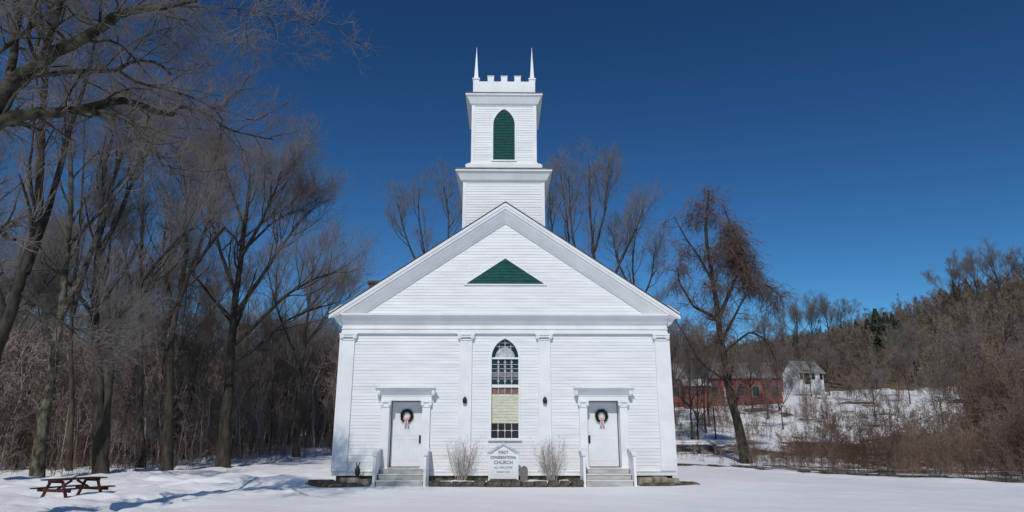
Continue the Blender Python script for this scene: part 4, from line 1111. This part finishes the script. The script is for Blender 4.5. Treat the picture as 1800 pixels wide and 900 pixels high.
# picnic table
def picnic():
    pa = at(78, 878, -6.2); 
    t = empty('picnic_table', (-12.25, -5.0, float(H(-12.25, -5.0)) - .10), 'weathered red and dark brown picnic table standing in snow at the wood edge', 'table', rz=radians(68))
    t.scale = (.83, .83, .83)
    L = .95
    for i in range(5): MB().box(-L, L, -.36 + i * .146, -.36 + i * .146 + .136, .72, .76).build('table_board', M['darkwood'], t, bevel=.004)
    for s in (-1, 1):
        for j in (0, 1):
            y = s * (.60 + j * .145); MB().box(-L, L, y - .067, y + .067, .44, .48).build('bench_board', M['darkwood'], t, bevel=.004)
    for s in (-1, 1):
        x = s * .68
        f = MB(); f.box(x - .02, x + .02, -.34, .34, .63, .718); f.box(x - .021, x + .021, -.80, .80, .345, .438)
        for q in (-1, 1): f.prism([(q * .22, .70), (q * .34, .70), (q * .74, 0), (q * .60, 0)], x - .065 if s > 0 else x + .025, x - .025 if s > 0 else x + .065, 'x')
        f.build('leg_frame', M['redwood'], t, bevel=.003)
    for s in (-1, 1): MB().prism([(s * .62, .37), (s * .62, .43), (s * .12, .71), (s * .08, .66)], -.03, .03).build('brace', M['redwood'], t)
picnic()

# kerb stones along the lawn edge on the right
def kerb():
    xs = [(9.6, 18.8), (12.3, 13.8), (14.4, 6.6), (19, .2), (26, -6), (33, -11.2)]
    V = []; mb_ = MB()
    d = [0]
    for a, b in zip(xs[:-1], xs[1:]): d.append(d[-1] + hypot(b[0] - a[0], b[1] - a[1]))
    n = 60; T = np.linspace(0, d[-1], n); X = np.interp(T, d, [p[0] for p in xs]); Yk = np.interp(T, d, [p[1] for p in xs])
    for i in range(n - 1):
        if random.random() < .12: continue
        x0, y0, x1, y1 = X[i], Yk[i], X[i + 1], Yk[i + 1]; L = hypot(x1 - x0, y1 - y0); nx, ny = -(y1 - y0) / L * .12, (x1 - x0) / L * .12
        z = float(H(x0, y0)); h = .13 + random.uniform(-.05, .05); x1 = x0 + (x1 - x0) * .97; y1 = y0 + (y1 - y0) * .97
        mb_.add([(x0 - nx, y0 - ny, z - .2), (x1 - nx, y1 - ny, z - .2), (x1 + nx, y1 + ny, z - .2), (x0 + nx, y0 + ny, z - .2), (x0 - nx, y0 - ny, z + h), (x1 - nx, y1 - ny, z + h), (x1 + nx, y1 + ny, z + h * .9), (x0 + nx, y0 + ny, z + h * .9)],
                [(0, 1, 5, 4), (1, 2, 6, 5), (2, 3, 7, 6), (3, 0, 4, 7), (4, 5, 6, 7), (3, 2, 1, 0)])
    o = mb_.build('stone_kerb', M['dstone'], bevel=.02); tag(o, 'low dark stone kerb along the right edge of the snowy lawn', 'kerb')
kerb()

# guard rail and road posts on the right
def guard():
    a = at(1180, 777, 24.); b = at(1298, 773, 24.); 
    t = empty('guard_rail', (a[0], a[1], float(H(a[0], a[1]))), 'white guard rail between the church and the vine covered tree', 'rail')
    L = b[0] - a[0]; z = a[2] - t.location.z
    MB().prism([(-.03, z - .16), (.03, z - .08), (-.03, z), (.03, z + .08), (-.03, z + .16), (-.06, z + .16), (-.0, z + .08), (-.06, z), (-.0, z - .08), (-.06, z - .16)], 0, L, 'x').build('rail', M['housewhite'], t)
    for i in range(4): MB().box(.2 + i * (L - .4) / 3 - .07, .2 + i * (L - .4) / 3 + .07, .04, .18, -.4, z + .2).build('post', M['roofgrey'], t)
guard()
p_ = at(1254, 716, 32.)
t = empty('wooden_pole', (p_[0], p_[1], float(H(p_[0], p_[1]))), 'thin dark wooden pole below the red house', 'pole')
MB().cyl((0, 0, -.3), (0, 0, p_[2] - t.location.z), .06, .05).build('shaft', M['darkwood'], t)
MB().cyl((0, 0, p_[2] - t.location.z + .002), (0, 0, p_[2] - t.location.z + .05), .08, .02).build('cap', M['black'], t)

# red house and white house
def house(name, frame, label, cat, px, py, D, L, Wd, hw, hr, rz, wall, roofm, wins, doorx=None, ell=None, chim=None):
    b = at(px, py, CAM[1] + D)
    t = empty(name, (b[0], b[1], b[2] - .1), label, cat, rz=rz)
    w = MB(); w.box(-L / 2, L / 2, -Wd / 2, Wd / 2, -1.5, hw); w.prism([(-Wd / 2, hw), (Wd / 2, hw), (0, hw + hr)], -L / 2, L / 2, 'x'); w.build('wall', wall, t)
    r = MB()
    for s in (-1, 1): r.prism([(0, hw + hr + .05), (s * (Wd / 2 + .3), hw - .3 * hr / (Wd / 2) + .05), (s * (Wd / 2 + .3), hw - .3 * hr / (Wd / 2) + .2), (0, hw + hr + .22)], -L / 2 - .3, L / 2 + .3, 'x')
    ro = r.build('roof', roofm, t)
    if chim: MB().box(chim - .3, chim + .3, -.3, .3, hw + hr * .6, hw + hr + .9).build('chimney', M['brick'], ro)
    for (x, z, ww, hh) in wins:
        f = MB().box(x - ww / 2 - .08, x + ww / 2 + .08, -Wd / 2 - .05, -Wd / 2 - .002, z - .08, z + hh + .08).build('window', frame, t)
        MB().box(x - ww / 2, x + ww / 2, -Wd / 2 - .06, -Wd / 2 - .052, z, z + hh).build('pane', M['glass'], f)
    if doorx is not None: MB().box(doorx - .5, doorx + .5, -Wd / 2 - .05, -Wd / 2 - .002, 0, 2.1).build('door', M['housewhite'] if wall is not M['housewhite'] else M['darkwood'], t)
    if ell:
        x0, x1, h, dp = ell
        MB().box(x0, x1, -Wd / 2 - dp, -Wd / 2 - .002, -1, h).build('porch', wall, t)
        MB().prism([(-Wd / 2 - .0, h + .9), (-Wd / 2 - dp - .3, h - .05), (-Wd / 2 - dp - .3, h + .1), (-Wd / 2 - .0, h + 1.05)], x0 - .2, x1 + .2, 'x').build('porch_roof', M['snow'], t)
    return t
house('red_house', M['roofgrey'], 'long faded red house with grey roof showing behind the vine covered tree', 'house', 1268, 712, 88, 13.6, 7, 3.3, 2.0, radians(-6), M['barnred'], M['roofgrey'],
      [(-6.2, 1.0, .8, 1.2), (-1.4, 1.0, .8, 1.2), (1.8, 1.0, .8, 1.2), (3.6, 1.0, .8, 1.2), (6.0, 1.0, .8, 1.2)], .2, (-5.4, -2.4, 2.2, 2.2), 1.5)
house('white_house', M['housewhite'], 'small white house with grey roof on the slope at the right', 'house', 1412, 676, 104, 4.3, 4.0, 1.8, 1.7, radians(14), M['housewhite'], M['roofgrey'],
      [(-1.75, .7, .65, .95), (.3, .7, .65, .95), (1.75, .7, .55, .95)], -.8)
rock('boulder', tuple(at(1545, 762, 34.) - np.array([0, 0, .1])), (1.1, .8, .5), M['stone'], 'grey boulder among snow and brush on the right slope', 'boulder', None, 77)

# ------------------------------------------------------------------ light, sky, camera
SUN_EL, SUN_AZ = 41.0, 9.0      # azimuth: degrees to the left of straight behind the camera
w = bpy.data.worlds.new('World'); scene.world = w; w.use_nodes = True
nt = w.node_tree; bg = nt.nodes['Background']
sky = nt.nodes.new('ShaderNodeTexSky'); sky.sky_type = 'NISHITA'; sky.sun_disc = False
sky.sun_elevation = radians(SUN_EL)
# direction to the sun: from scene centre, behind the camera and slightly left
sd_ = np.array([-sin(radians(SUN_AZ)) * cos(radians(SUN_EL)), -cos(radians(SUN_AZ)) * cos(radians(SUN_EL)), sin(radians(SUN_EL))])
sky.sun_rotation = math.atan2(sd_[0], sd_[1])
sky.altitude = 0; sky.air_density = 1.0; sky.dust_density = 0.0; sky.ozone_density = 8.0
# deep, clean winter blue
vm = nt.nodes.new('ShaderNodeVectorMath'); vm.operation = 'MULTIPLY'; vm.inputs[1].default_value = (.49, .575, .515)
gm = nt.nodes.new('ShaderNodeGamma'); gm.inputs[1].default_value = 1.55
nt.links.new(sky.outputs[0], vm.inputs[0]); nt.links.new(vm.outputs[0], gm.inputs[0]); nt.links.new(gm.outputs[0], bg.inputs[0]); bg.inputs[1].default_value = .078
ld = bpy.data.lights.new('sun', 'SUN'); ld.energy = 2.5; ld.angle = radians(.5); ld.color = (1, .95, .875)
lo = bpy.data.objects.new('sun', ld); col.objects.link(lo)
from mathutils import Vector
lo.rotation_euler = Vector(-sd_).to_track_quat('-Z', 'Y').to_euler()

cd = bpy.data.cameras.new('camera'); cam = bpy.data.objects.new('camera', cd); col.objects.link(cam)
cam.location = CAM; cam.rotation_euler = (pi / 2 + PITCH, 0, -YAW)
cd.sensor_width = 36; cd.lens = FPX / 1800 * 36; cd.clip_end = 4000; cd.clip_start = .1
scene.camera = cam
scene.view_settings.view_transform = 'Standard'; scene.view_settings.look = 'None'; scene.view_settings.exposure = 0; scene.view_settings.gamma = 1
